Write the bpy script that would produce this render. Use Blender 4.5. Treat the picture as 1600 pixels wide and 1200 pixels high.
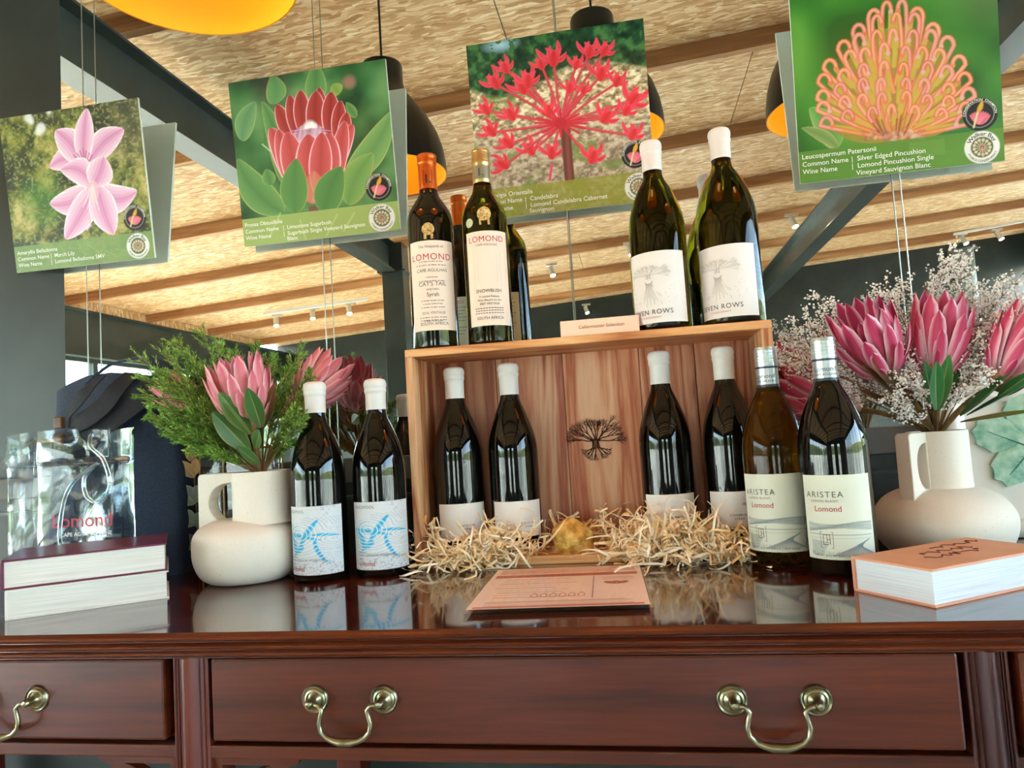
import bpy, bmesh, math, random
import numpy as np
from mathutils import Vector, Matrix

# ------------------------------------------------------------------ camera, light, exposure
for o in list(bpy.data.objects):
    bpy.data.objects.remove(o)
scene = bpy.context.scene
COL = scene.collection
T = 0.80                      # height of the table top above the floor
FPX, YAW, PITCH, ROLL = 1110.0, math.radians(9.69), math.radians(4.04), math.radians(3.52)
CAM = Vector((0.0, 0.0, 0.2007))       # relative to the table top
_f0 = Vector((-math.sin(YAW), math.cos(YAW), 0)); _r0 = Vector((math.cos(YAW), math.sin(YAW), 0)); _u0 = Vector((0, 0, 1))
FWD = _f0 * math.cos(PITCH) + _u0 * math.sin(PITCH)
_up = _u0 * math.cos(PITCH) - _f0 * math.sin(PITCH)
RGT = _r0 * math.cos(ROLL) - _up * math.sin(ROLL)
UPV = _up * math.cos(ROLL) + _r0 * math.sin(ROLL)
cd = bpy.data.cameras.new('camera'); cd.sensor_width = 36; cd.lens = FPX / 1600 * 36; cd.clip_start = 0.02; cd.clip_end = 500
cam = bpy.data.objects.new('camera', cd); COL.objects.link(cam)
m = Matrix((RGT, UPV, -FWD)).transposed().to_4x4(); m.translation = CAM + Vector((0, 0, T)); cam.matrix_world = m
scene.camera = cam

world = bpy.data.worlds.new('sky'); scene.world = world; world.use_nodes = True
wn = world.node_tree; wn.nodes.clear()
wo = wn.nodes.new('ShaderNodeOutputWorld'); wb = wn.nodes.new('ShaderNodeBackground')
sky = wn.nodes.new('ShaderNodeTexSky'); sky.sky_type = 'NISHITA'; sky.sun_disc = False
sky.sun_elevation = math.radians(48); sky.sun_rotation = math.radians(20); sky.air_density = 1.0; sky.dust_density = 2.5; sky.ozone_density = 1.0
wb.inputs['Strength'].default_value = 1.0
wn.links.new(sky.outputs[0], wb.inputs['Color']); wn.links.new(wb.outputs[0], wo.inputs['Surface'])

sd = bpy.data.lights.new('sun', 'SUN'); sd.energy = 30.0; sd.angle = 0.01; sd.color = (1.0, 0.93, 0.82)
sun = bpy.data.objects.new('sun', sd); COL.objects.link(sun)
sun.rotation_euler = Vector((0.62, 0.50, -0.60)).to_track_quat('-Z', 'Y').to_euler()

scene.view_settings.view_transform = 'Standard'; scene.view_settings.look = 'None'
scene.view_settings.gamma = 1.0; scene.view_settings.use_curve_mapping = False
scene.view_settings.exposure = 2.2
scene.cycles.max_bounces = 10; scene.cycles.diffuse_bounces = 5; scene.cycles.glossy_bounces = 6
scene.cycles.transmission_bounces = 8; scene.cycles.transparent_max_bounces = 12
scene.cycles.caustics_reflective = True; scene.cycles.caustics_refractive = False
scene.cycles.sample_clamp_indirect = 6.0

def ray(px, py):
    return RGT * ((px - 800) / FPX) - UPV * ((py - 600) / FPX) + FWD
def at(px, py, **k):
    """point of the place (relative to the table top) on the plane x=, y= or z= behind a pixel"""
    d = ray(px, py); a, v = list(k.items())[0]; i = 'xyz'.index(a)
    return CAM + d * ((v - CAM[i]) / d[i])
MIRROR_Y = 1.25
CEIL_Z, CEIL_S = 2.0, 0.06             # joist undersides: z = CEIL_Z + CEIL_S * x
def room_at(px, py, z0=CEIL_Z):
    """point of the real room that the mirror shows at a pixel, on the sloping plane z = z0 + s*x"""
    d = ray(px, py); t = (z0 - CAM.z) / (d.z - CEIL_S * d.x); p = CAM + d * t
    return Vector((p.x, 2 * MIRROR_Y - p.y, p.z))

# ------------------------------------------------------------------ object helpers
def empty(name, loc, rz=0.0, label=None, cat=None, group=None):
    o = bpy.data.objects.new(name, None); COL.objects.link(o); o.empty_display_size = 0.05
    o.location = (loc[0], loc[1], loc[2] + T); o.rotation_euler = (0, 0, rz)
    tag(o, label, cat, group); return o
def tag(o, label=None, cat=None, group=None, kind=None):
    if label: o['label'] = label
    if cat: o['category'] = cat
    if group: o['group'] = group
    if kind: o['kind'] = kind
    return o
def link(name, me, mat, parent=None, loc=None, rot=None):
    o = bpy.data.objects.new(name, me); COL.objects.link(o)
    if mat is not None and not me.materials: me.materials.append(mat)
    if parent is not None:
        o.parent = parent
        o.location = loc or (0, 0, 0)
    else:
        l = loc or (0, 0, 0); o.location = (l[0], l[1], l[2] + T)
    if rot: o.rotation_euler = rot
    return o
class MB:
    """collects shapes; build() makes ONE mesh object"""
    def __init__(s): s.v = []; s.f = []; s.c = []
    def add(s, vs, fs, col=None):
        n = len(s.v); s.v += [tuple(v) for v in vs]; s.f += [tuple(i + n for i in f) for f in fs]
        if col is not None: s.c += list(col) if len(col) == len(vs) and not isinstance(col[0], (float, int)) else [col] * len(vs)
        return s
    def box(s, x0, x1, y0, y1, z0, z1):
        v = [(x, y, z) for z in (z0, z1) for y in (y0, y1) for x in (x0, x1)]
        return s.add(v, [(0, 2, 3, 1), (4, 5, 7, 6), (0, 1, 5, 4), (2, 6, 7, 3), (0, 4, 6, 2), (1, 3, 7, 5)])
    def obox(s, c, ax, ay, az):
        c = Vector(c); v = [c + Vector(ax) * i + Vector(ay) * j + Vector(az) * k for k in (-.5, .5) for j in (-.5, .5) for i in (-.5, .5)]
        return s.add(v, [(0, 2, 3, 1), (4, 5, 7, 6), (0, 1, 5, 4), (2, 6, 7, 3), (0, 4, 6, 2), (1, 3, 7, 5)])
    def lathe(s, prof, n=40, c=(0, 0, 0), cap=True):
        v = []; f = []
        for r, z in prof:
            for i in range(n):
                a = 2 * math.pi * i / n; v.append((c[0] + r * math.cos(a), c[1] + r * math.sin(a), c[2] + z))
        for j in range(len(prof) - 1):
            for i in range(n):
                k = (i + 1) % n; f.append((j * n + i, j * n + k, (j + 1) * n + k, (j + 1) * n + i))
        if cap:
            f.append(tuple(reversed(range(n)))); f.append(tuple(range((len(prof) - 1) * n, len(prof) * n)))
        return s.add(v, f)
    def tube(s, pts, r, n=8, cap=True):
        pts = [Vector(p) for p in pts]; rr = r if isinstance(r, (list, tuple)) else [r] * len(pts)
        v = []; f = []; prev = None
        for i, p in enumerate(pts):
            d = (pts[min(i + 1, len(pts) - 1)] - pts[max(i - 1, 0)]).normalized()
            if prev is None:
                a = d.cross(Vector((0, 0, 1)))
                if a.length < 1e-3: a = d.cross(Vector((1, 0, 0)))
            else: a = prev - d * prev.dot(d)
            a.normalize(); prev = a; b = d.cross(a)
            for k in range(n):
                t = 2 * math.pi * k / n; v.append(p + (a * math.cos(t) + b * math.sin(t)) * rr[i])
        for i in range(len(pts) - 1):
            for k in range(n):
                k2 = (k + 1) % n; f.append((i * n + k, i * n + k2, (i + 1) * n + k2, (i + 1) * n + k))
        if cap: f.append(tuple(reversed(range(n)))); f.append(tuple(range((len(pts) - 1) * n, len(pts) * n)))
        return s.add(v, f)
    def prism(s, poly, depth, fr):
        """poly: 2d outline; fr(x, y, d) -> 3d point, d in 0..depth"""
        n = len(poly); v = [fr(x, y, 0) for x, y in poly] + [fr(x, y, depth) for x, y in poly]
        f = [tuple(reversed(range(n))), tuple(range(n, 2 * n))] + [(i, (i + 1) % n, n + (i + 1) % n, n + i) for i in range(n)]
        return s.add(v, f)
    def mesh(s, name, smooth=False):
        me = bpy.data.meshes.new(name); me.from_pydata(s.v, [], s.f)
        if s.c:
            a = me.color_attributes.new('Col', 'FLOAT_COLOR', 'POINT')
            arr = np.ones((len(s.v), 4), np.float32); arr[:, :3] = np.array(s.c, np.float32)[:, :3]
            a.data.foreach_set('color', arr.ravel())
        if smooth: me.polygons.foreach_set('use_smooth', [True] * len(me.polygons))
        me.update(); return me
    def build(s, name, mat, parent=None, loc=None, rot=None, smooth=False, bevel=0, fixn=False, auto=None):
        me = s.mesh(name, smooth)
        if fixn or bevel:
            bm = bmesh.new(); bm.from_mesh(me)
            bmesh.ops.recalc_face_normals(bm, faces=bm.faces)
            bm.to_mesh(me); bm.free()
        o = link(name, me, mat, parent, loc, rot)
        if bevel:
            b = o.modifiers.new('bevel', 'BEVEL'); b.width = bevel; b.segments = 2; b.limit_method = 'ANGLE'; b.angle_limit = 0.6
        if auto is not None: me.set_sharp_from_angle(angle=auto)
        return o

# ------------------------------------------------------------------ material helpers
def lin(c):
    if isinstance(c, str):
        c = c.lstrip('#'); c = tuple(int(c[i:i + 2], 16) / 255 for i in (0, 2, 4))
    return tuple((x / 12.92 if x <= 0.04045 else ((x + 0.055) / 1.055) ** 2.4) for x in c[:3])
def mat(name, col, rough=0.5, metal=0.0, spec=0.5, trans=0.0, ior=1.45, coat=0.0, emit=None, alpha=1.0):
    m = bpy.data.materials.new(name); m.use_nodes = True; b = m.node_tree.nodes['Principled BSDF']
    c = lin(col); b.inputs['Base Color'].default_value = (*c, 1); b.inputs['Roughness'].default_value = rough
    b.inputs['Metallic'].default_value = metal; b.inputs['Specular IOR Level'].default_value = spec
    b.inputs['Transmission Weight'].default_value = trans; b.inputs['IOR'].default_value = ior
    b.inputs['Coat Weight'].default_value = coat; b.inputs['Coat Roughness'].default_value = 0.05; b.inputs['Alpha'].default_value = alpha
    if emit: b.inputs['Emission Color'].default_value = (*lin(emit[0]), 1); b.inputs['Emission Strength'].default_value = emit[1]
    return m
def nodes_of(m): return m.node_tree.nodes, m.node_tree.links, m.node_tree.nodes['Principled BSDF']
def tex_noise(m, scale, detail=4, stretch=(1, 1, 1), rough=0.5, coord='Object', rot=(0, 0, 0), dist=0.0):
    N, L, b = nodes_of(m); tc = N.new('ShaderNodeTexCoord'); mp = N.new('ShaderNodeMapping'); mp.inputs['Scale'].default_value = stretch
    mp.inputs['Rotation'].default_value = rot
    n = N.new('ShaderNodeTexNoise'); n.inputs['Scale'].default_value = scale; n.inputs['Detail'].default_value = detail; n.inputs['Roughness'].default_value = rough
    n.inputs['Distortion'].default_value = dist
    L.new(tc.outputs[coord], mp.inputs['Vector']); L.new(mp.outputs['Vector'], n.inputs['Vector']); return n
def ramp(m, src, stops):
    N, L, b = nodes_of(m); r = N.new('ShaderNodeValToRGB'); e = r.color_ramp.elements
    while len(e) < len(stops): e.new(0.5)
    for x, (p, c) in zip(e, stops): x.position = p; x.color = (*lin(c), 1)
    L.new(src, r.inputs['Fac']); return r
def bump(m, src, strength=0.2, dist=0.002):
    N, L, b = nodes_of(m); n = N.new('ShaderNodeBump'); n.inputs['Strength'].default_value = strength; n.inputs['Distance'].default_value = dist
    L.new(src, n.inputs['Height']); L.new(n.outputs['Normal'], b.inputs['Normal'])
def noise_mat(name, stops, scale, detail=4, stretch=(1, 1, 1), rough=0.5, bmp=0, dist=0.0, **k):
    m = mat(name, stops[0][1], rough, **k); n = tex_noise(m, scale, detail, stretch, dist=dist); r = ramp(m, n.outputs['Fac'], stops)
    m.node_tree.links.new(r.outputs['Color'], m.node_tree.nodes['Principled BSDF'].inputs['Base Color'])
    if bmp: bump(m, n.outputs['Fac'], bmp)
    return m
def vcol_mat(name, rough=0.5, spec=0.4, coat=0.0, sss=0.0, noise=None):
    m = mat(name, '#808080', rough, spec=spec, coat=coat); N, L, b = nodes_of(m); a = N.new('ShaderNodeVertexColor'); a.layer_name = 'Col'
    L.new(a.outputs['Color'], b.inputs['Base Color']); return m
def wood(name, dark, mid, light, axis='x', scale=1.0, rough=0.35, coat=0.0, bands=True, bmp=0.05, rings=6.0):
    """long grain along axis: fine fibres plus broad figure"""
    m = mat(name, mid, rough, coat=coat); N, L, b = nodes_of(m)
    st = {'x': (0.06, 1, 1), 'y': (1, 0.06, 1), 'z': (1, 1, 0.06)}[axis]
    a = tex_noise(m, 9 * scale, 4, st, 0.55, dist=0.6); f = tex_noise(m, 160 * scale, 3, st, 0.6)
    mx = N.new('ShaderNodeMix'); mx.data_type = 'FLOAT'; mx.inputs[0].default_value = 0.38
    if bands:
        mu = N.new('ShaderNodeMath'); mu.operation = 'MULTIPLY'; mu.inputs[1].default_value = rings
        fr = N.new('ShaderNodeMath'); fr.operation = 'PINGPONG'; fr.inputs[1].default_value = 1.0
        L.new(a.outputs['Fac'], mu.inputs[0]); L.new(mu.outputs[0], fr.inputs[0]); L.new(fr.outputs[0], mx.inputs[2])
    else: L.new(a.outputs['Fac'], mx.inputs[2])
    L.new(f.outputs['Fac'], mx.inputs[3])
    r = ramp(m, mx.outputs[0], [(0.22, dark), (0.5, mid), (0.8, light)])
    L.new(r.outputs['Color'], b.inputs['Base Color'])
    if bmp: bump(m, f.outputs['Fac'], bmp, 0.001)
    return m

def clear_mat(name, tint, rough=0.02, base=0.04, edge=0.9):
    m = bpy.data.materials.new(name); m.use_nodes = True; N = m.node_tree.nodes; L = m.node_tree.links; N.clear(); out = N.new('ShaderNodeOutputMaterial')
    t = N.new('ShaderNodeBsdfTransparent'); t.inputs[0].default_value = (*lin(tint), 1); g = N.new('ShaderNodeBsdfGlossy'); g.inputs['Roughness'].default_value = rough; g.inputs['Color'].default_value = (.95, .98, 1, 1)
    lw = N.new('ShaderNodeLayerWeight'); lw.inputs['Blend'].default_value = 0.35; mr = N.new('ShaderNodeMapRange'); mr.inputs['To Min'].default_value = base; mr.inputs['To Max'].default_value = edge; L.new(lw.outputs['Fresnel'], mr.inputs['Value'])
    mx = N.new('ShaderNodeMixShader'); L.new(mr.outputs[0], mx.inputs[0]); L.new(t.outputs[0], mx.inputs[1]); L.new(g.outputs[0], mx.inputs[2]); L.new(mx.outputs[0], out.inputs['Surface']); return m

# ------------------------------------------------------------------ lettering (built-in font turned into mesh)
_tcache = {}
def text_np(s, size, align='CENTER', bold=0.0, spacing=1.0, shear=0.0):
    cu = bpy.data.curves.new('t', 'FONT'); cu.body = s; cu.size = size; cu.align_x = align; cu.offset = bold * size; cu.space_character = spacing
    cu.shear = shear; cu.resolution_u = 3; cu.fill_mode = 'FRONT'
    o = bpy.data.objects.new('t', cu); COL.objects.link(o)
    dg = bpy.context.evaluated_depsgraph_get(); dg.update(); me = o.evaluated_get(dg).to_mesh()
    v = [(p.co.x, p.co.y) for p in me.vertices]; f = [tuple(p.vertices) for p in me.polygons]
    o.evaluated_get(dg).to_mesh_clear(); bpy.data.objects.remove(o); bpy.data.curves.remove(cu)
    return v, f
def letter(name, mat_, parent, items, fr):
    """items: (text, x, y, size, align, bold, spacing); fr maps flat (x, y) to 3d. ONE mesh per call"""
    mb = MB()
    for it in items:
        s, x, y, size = it[:4]; align = it[4] if len(it) > 4 else 'CENTER'; bold = it[5] if len(it) > 5 else 0.0; sp = it[6] if len(it) > 6 else 1.0
        v, f = text_np(s, size, align, bold, sp); mb.add([fr(x + a, y + b) for a, b in v], f)
    return mb.build(name, mat_, parent)
def arc_text(mb, s, size, cx, cy, r, mid, up=True, fr=None, bold=0.0, sp=1.0):
    v, f = text_np(s, size, 'CENTER', bold, sp); out = []
    for x, y in v:
        if up: a = mid - x / r; rr = r + y
        else: a = mid + x / r; rr = r - y
        out.append(fr(cx + rr * math.cos(a), cy + rr * math.sin(a)))
    mb.add(out, f)

# ------------------------------------------------------------------ printed pictures (colours computed on a fine vertex grid)
class Print:
    def __init__(s, w, h, col, aff=None):
        s.w, s.h = w, h; s.a = np.zeros((h, w, 3)); s.a[:] = lin(col)
        s.U, s.V = np.meshgrid((np.arange(w)) / (w - 1), np.arange(h) / (h - 1)); s.asp = h / w; s.Y = s.V * s.asp; s.X = s.U
        s.aff = aff
    def p(s, q):
        if s.aff is None: return (q[0], q[1] * s.asp)
        A = s.aff; return (A[0][0] * q[0] + A[0][1] * q[1] + A[0][2], (A[1][0] * q[0] + A[1][1] * q[1] + A[1][2]) * s.asp)
    def k(s, d): return d if s.aff is None else d * math.hypot(s.aff[0][0], s.aff[0][1])
    def blend(s, mask, col):
        mask = np.clip(mask, 0, 1)[..., None]; c = np.array(col) if not isinstance(col, str) else np.array(lin(col)); s.a = s.a * (1 - mask) + c * mask
    def noise(s, sx, sy, seed, oct=3):
        r = np.random.RandomState(seed); out = 0; amp = 1; tot = 0
        for o in range(oct):
            nx, ny = int(sx * 2 ** o) + 3, int(sy * 2 ** o) + 3; g = r.rand(ny, nx)
            x = s.U * (nx - 2.001); y = s.V * (ny - 2.001); i = x.astype(int); j = y.astype(int); fx = x - i; fy = y - j
            fx = fx * fx * (3 - 2 * fx); fy = fy * fy * (3 - 2 * fy)
            out = out + amp * ((g[j, i] * (1 - fx) + g[j, i + 1] * fx) * (1 - fy) + (g[j + 1, i] * (1 - fx) + g[j + 1, i + 1] * fx) * fy); tot += amp; amp *= 0.55
        return out / tot
    def ramp(s, t, stops):
        xs = [a for a, _ in stops]; cs = np.array([lin(c) for _, c in stops]); return np.stack([np.interp(t, xs, cs[:, i]) for i in range(3)], -1)
    def fill(s, t, stops, mask=None):
        c = s.ramp(t, stops); s.blend(np.ones_like(s.U) if mask is None else mask, c)
    def petal(s, b, t, w, bend=0.0, mid='#e090c0', edge='#f4d8ea', rim=None, fat=0.75, peak=0.8, alpha=1.0, vein=0.0, rimw=0.12):
        b = s.p(b); t = s.p(t); w = s.k(w); bend = s.k(bend)
        dx, dy = t[0] - b[0], t[1] - b[1]; L = math.hypot(dx, dy); dx /= L; dy /= L
        u = ((s.X - b[0]) * dx + (s.Y - b[1]) * dy) / L; q = (s.X - b[0]) * -dy + (s.Y - b[1]) * dx
        uc = np.clip(u, 0, 1); q = q - bend * 4 * uc * (1 - uc); hw = w * np.clip(np.sin(np.pi * uc ** peak), 0, 1) ** fat * ((u > 0) & (u < 1))
        px = 1.2 / s.w; mk = np.clip((hw - np.abs(q)) / px + 0.5, 0, 1) * (hw > px * 0.3) * alpha
        e = np.clip(np.abs(q) / np.maximum(hw, 1e-6), 0, 1)
        if vein: e = np.clip(e + vein * np.sin(q / max(w, 1e-6) * 26), 0, 1)
        c = np.array(lin(mid)) * (1 - e[..., None]) + np.array(lin(edge)) * e[..., None]
        s.blend(mk, c)
        if rim: s.blend(mk * np.clip((e - (1 - rimw)) / (rimw * 0.6), 0, 1), rim)
    def line(s, pts, w, col, alpha=1.0, taper=False):
        P = [s.p(q) for q in pts]; w = s.k(w); best = np.full(s.U.shape, 9.0)
        n = len(P) - 1
        for i in range(n):
            (x0, y0), (x1, y1) = P[i], P[i + 1]; dx, dy = x1 - x0, y1 - y0; l2 = dx * dx + dy * dy + 1e-12
            tt = np.clip(((s.X - x0) * dx + (s.Y - y0) * dy) / l2, 0, 1); d = np.hypot(s.X - x0 - tt * dx, s.Y - y0 - tt * dy)
            if taper: d = d + w * 0.7 * ((i + tt) / n)
            best = np.minimum(best, d)
        s.blend(np.clip((w / 2 - best) * s.w / 1.2 + 0.5, 0, 1) * alpha, col)
    def disc(s, c, r, col, alpha=1.0, soft=1.2):
        c = s.p(c); r = s.k(r); d = np.hypot(s.X - c[0], s.Y - c[1]); s.blend(np.clip((r - d) * s.w / soft + 0.5, 0, 1) * alpha, col)
    def rect(s, u0, v0, u1, v1, col, alpha=1.0):
        s.blend(((s.U >= u0) & (s.U <= u1) & (s.V >= v0) & (s.V <= v1)) * alpha, col)
    def grid_mesh(s, name, fr):
        """fr(U, V arrays) -> X, Y, Z arrays"""
        X, Y, Z = fr(s.U, s.V); n = s.w * s.h; me = bpy.data.meshes.new(name)
        me.vertices.add(n); me.vertices.foreach_set('co', np.stack([X, Y, Z], -1).astype(np.float32).ravel())
        i = np.arange(s.h - 1)[:, None] * s.w + np.arange(s.w - 1)[None]; q = np.stack([i + s.w, i + s.w + 1, i + 1, i], -1).reshape(-1, 4)
        me.loops.add(q.size); me.loops.foreach_set('vertex_index', q.ravel().astype(np.int32))
        me.polygons.add(len(q)); me.polygons.foreach_set('loop_start', np.arange(0, q.size, 4).astype(np.int32))
        me.polygons.foreach_set('use_smooth', [True] * len(q))
        a = me.color_attributes.new('Col', 'FLOAT_COLOR', 'POINT'); arr = np.ones((n, 4), np.float32); arr[:, :3] = s.a.reshape(-1, 3)
        a.data.foreach_set('color', arr.ravel()); me.update(calc_edges=True); return me
def affine(tl, tr, br, bl):
    src = np.array([[*tl, 1], [*tr, 1], [*br, 1], [*bl, 1]], float); dst = np.array([[0, 0], [1, 0], [1, 1], [0, 1]], float)
    A, *_ = np.linalg.lstsq(src, dst, rcond=None); return A.T.tolist()
# ------------------------------------------------------------------ materials of the room
M_GREEN = noise_mat('dark_green_paint', [(0.35, '#1e2623'), (0.65, '#27302c')], 6, rough=0.42)
M_STEEL = noise_mat('painted_steel', [(0.3, '#2a3230'), (0.7, '#3a4340')], 3, rough=0.3)
M_LEDGE = noise_mat('grey_ledge', [(0.3, '#4a4642'), (0.7, '#595550')], 8, rough=0.5)
M_MIRROR = mat('mirror_glass', '#eef2f0', 0.0, metal=1.0)
M_FLOOR = noise_mat('grey_screed', [(0.3, '#a89c8a'), (0.7, '#c0b49f')], 4, rough=0.35)
M_JOIST = wood('pine_joist', '#94643c', '#bd8a5a', '#d6a878', 'x', 0.6, 0.6, bmp=0.1, rings=4)
M_WHITE = mat('white_paint', '#d8d6d0', 0.5)
M_BLACK = mat('matt_black', '#141311', 0.45)
M_SILVER = mat('brushed_aluminium', '#b9bcbc', 0.3, metal=1.0)
M_GLASS = clear_mat('clear_window_glass', '#f4f8f6', 0.0, 0.03, 0.6)
def osb():
    m = mat('oriented_strand_board', '#c9a066', 0.6); N, L, b = nodes_of(m); tc = N.new('ShaderNodeTexCoord'); last = None
    cols = [('#b08250', '#cda273', '#e6c69c'), ('#ba8c58', '#d6ad7e', '#f2dcb8'), ('#a87a48', '#c99d6c', '#e2c196')]
    prev = None
    for i, (ang, cs) in enumerate(zip((0.12, -0.45, 0.65), cols)):
        mp = N.new('ShaderNodeMapping'); mp.inputs['Rotation'].default_value = (0, 0, ang); mp.inputs['Scale'].default_value = (15, 70, 15); mp.inputs['Location'].default_value = (i * 3.1, i * 1.7, 0)
        wv = N.new('ShaderNodeTexNoise'); wv.inputs['Scale'].default_value = 7; mixv = N.new('ShaderNodeMix'); mixv.data_type = 'VECTOR'; mixv.inputs[0].default_value = 0.06
        L.new(tc.outputs['Object'], wv.inputs['Vector']); L.new(tc.outputs['Object'], mixv.inputs[4]); L.new(wv.outputs['Color'], mixv.inputs[5])
        L.new(mixv.outputs[1], mp.inputs['Vector'])
        vo = N.new('ShaderNodeTexVoronoi'); vo.inputs['Scale'].default_value = 1.0; L.new(mp.outputs[0], vo.inputs['Vector'])
        se = N.new('ShaderNodeSeparateColor'); L.new(vo.outputs['Color'], se.inputs[0])
        r = ramp(m, se.outputs[0], [(0.05, cs[0]), (0.5, cs[1]), (0.95, cs[2])])
        if prev is None: prev = r.outputs['Color']; h = se.outputs[1]
        else:
            st = N.new('ShaderNodeMath'); st.operation = 'GREATER_THAN'; st.inputs[1].default_value = 0.62; L.new(se.outputs[2], st.inputs[0])
            mx = N.new('ShaderNodeMix'); mx.data_type = 'RGBA'; L.new(st.outputs[0], mx.inputs[0]); L.new(prev, mx.inputs[6]); L.new(r.outputs['Color'], mx.inputs[7]); prev = mx.outputs[2]
    L.new(prev, b.inputs['Base Color']); bump(m, h, 0.25, 0.003); return m
M_OSB = osb()

# ------------------------------------------------------------------ the room: mirror wall, floor, ceiling, glazed sides
XL, XR, YB = -5.35, 5.2, -7.6
tag(MB().box(XL - .1, XR + .1, YB - .1, 1.5, -0.86, -0.8).build('floor', M_FLOOR), kind='structure')
wb_ = tag(MB().box(XL, XR, 1.256, 1.40, -0.8, 2.75).build('wall_back', M_GREEN), kind='structure')
MX0 = at(98, 300, y=MIRROR_Y).x
mir = MB().box(MX0, 2.6, 1.250, 1.256, 0.175, 2.7).build('wall_mirror', M_MIRROR)
tag(mir, 'large frameless wall mirror reflecting the timber ceiling behind the display', 'mirror')
tag(MB().box(XL, XR, 1.236, 1.256, 0.132, 0.1745).build('trim_1', M_LEDGE, bevel=0.002), kind='structure')
trim = MB().box(XL, XR, 1.246, 1.256, 0.10, 0.106); tag(trim.build('trim_2', M_STEEL), kind='structure')
# ceiling: one OSB panel per bay and length, pine joists under it
ceil = tag(MB().box(XL - .1, XR + .1, YB - .1, 1.5, 0, 0.03).build('ceiling', M_OSB), kind='structure')
ceil.location = (0, 0, T + CEIL_Z + 0.115); ceil.rotation_euler = (0, -math.atan(CEIL_S), 0)
JY = [2.5 - y for y in (1.30, 2.45, 3.6, 4.75, 5.9, 7.05, 8.2, 9.35)]
pan = {}
rnd = random.Random(5)
jm = MB().box(XL + 0.05, XR, -0.0225, 0.0225, 0, 0.089).mesh('joist'); jm.materials.append(M_JOIST)
for y in JY:
    o = bpy.data.objects.new('joist', jm); COL.objects.link(o); o.parent = ceil; o.location = (0, y, -0.115)
edges_y = JY + [YB]
prev_y = 1.25
for i, y in enumerate(edges_y):
    y1 = prev_y - (0.0025); y0 = y + 0.0025
    for j in range(5):
        x0 = XL + (j * 2.44) - (1.22 if i % 2 else 0); x1 = min(x0 + 2.435, XR); x0 = max(x0, XL + 0.01)
        if x1 - x0 < 0.05 or y1 - y0 < 0.03: continue
        MB().box(x0, x1, y0, y1, -0.0249, -0.0005).build('ceiling_panel', M_OSB, ceil)
    prev_y = y
# blocking between joists above the eave beam
for a, b in zip(JY[:-1], JY[1:]):
    MB().box(XL + 0.05, XL + 0.065, b + 0.03, a - 0.03, -0.114, -0.026).build('blocking_board', M_OSB, ceil)

def ibeam(mb, p0, p1, h, w, tf=0.012, tw=0.01):
    """I-section from p0 to p1 (underside line), horizontal run along y"""
    for (x0, x1, z0, z1) in ((-w / 2, w / 2, 0, tf), (-w / 2, w / 2, h - tf, h), (-tw / 2, tw / 2, tf, h - tf)):
        mb.box(p0[0] + x0, p0[0] + x1, p0[1], p1[1], p0[2] + z0, p0[2] + z1)
    return mb
b1 = ibeam(MB(), (-1.93, -3.10, 1.60), (-1.93, 1.25, 1.60), 0.245, 0.13).build('steel_beam', M_STEEL)
tag(b1, 'dark steel roof beam ending on a square post, left in the mirror', 'beam')
b2 = ibeam(MB(), (1.80, YB, 1.80), (1.80, 1.25, 1.80), 0.27, 0.15).build('steel_beam', M_STEEL)
tag(b2, 'dark steel roof beam running to the green end wall, right in the mirror', 'beam')
b3 = ibeam(MB(), (XL + 0.05, YB, 1.21), (XL + 0.05, 1.25, 1.21), 0.462, 0.16).build('steel_beam', M_STEEL)
tag(b3, 'deep steel eave beam above the glazed side of the room', 'beam')
pst = empty('steel_post', (-1.90, -3.16, -0.8), 0, 'square dark steel post under the left roof beam', 'post')
MB().box(-.09, .09, -.09, .09, 0.012, 2.65).build('shaft', M_STEEL, pst, bevel=0.004)
MB().box(-.14, .14, -.14, .14, 0, 0.012).build('base_plate', M_STEEL, pst)
MB().box(-.12, .12, -.12, .12, 2.40, 2.412).build('cap_plate', M_STEEL, pst)
# glazed left side under the eave beam
def glazed(name, n, axis, pos, a0, a1, z0, z1, count, frame=0.06):
    w = tag(MB().box(*( (pos - .03, pos + .03, a0, a1) if axis == 'x' else (a0, a1, pos - .03, pos + .03)), z0 - 0.06, z0).build(name, M_STEEL), kind='structure')
    step = (a1 - a0) / count
    for i in range(count + 1):
        c = a0 + i * step
        MB().box(*((pos - .03, pos + .03, c - .03, c + .03) if axis == 'x' else (c - .03, c + .03, pos - .03, pos + .03)), z0, z1).build('mullion', M_STEEL, w)
    MB().box(*((pos - .03, pos + .03, a0, a1) if axis == 'x' else (a0, a1, pos - .03, pos + .03)), z1, z1 + .06).build('window_frame', M_STEEL, w)
    for i in range(count):
        c0, c1 = a0 + i * step + .03, a0 + (i + 1) * step - .03
        MB().box(*((pos - .003, pos + .003, c0, c1) if axis == 'x' else (c0, c1, pos - .003, pos + .003)), z0, z1).build('pane', M_GLASS, w)
    return w
glazed('window_1', 1, 'x', XL, YB + .1, 1.1, -0.60, 1.17, 7)
tag(MB().box(XL - .06, XL + .03, YB, 1.25, -0.8, -0.66).build('wall_left', M_GREEN), kind='structure')
glazed('window_2', 2, 'x', XR, YB + .6, 0.9, -0.60, 1.9, 6)
tag(MB().box(XR - .03, XR + .06, YB, 1.25, -0.8, -0.66).build('wall_right', M_GREEN), kind='structure')
tag(MB().box(XR - .03, XR + .06, YB, 1.25, 1.96, 2.6).build('trim_3', M_GREEN), kind='structure')
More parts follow.
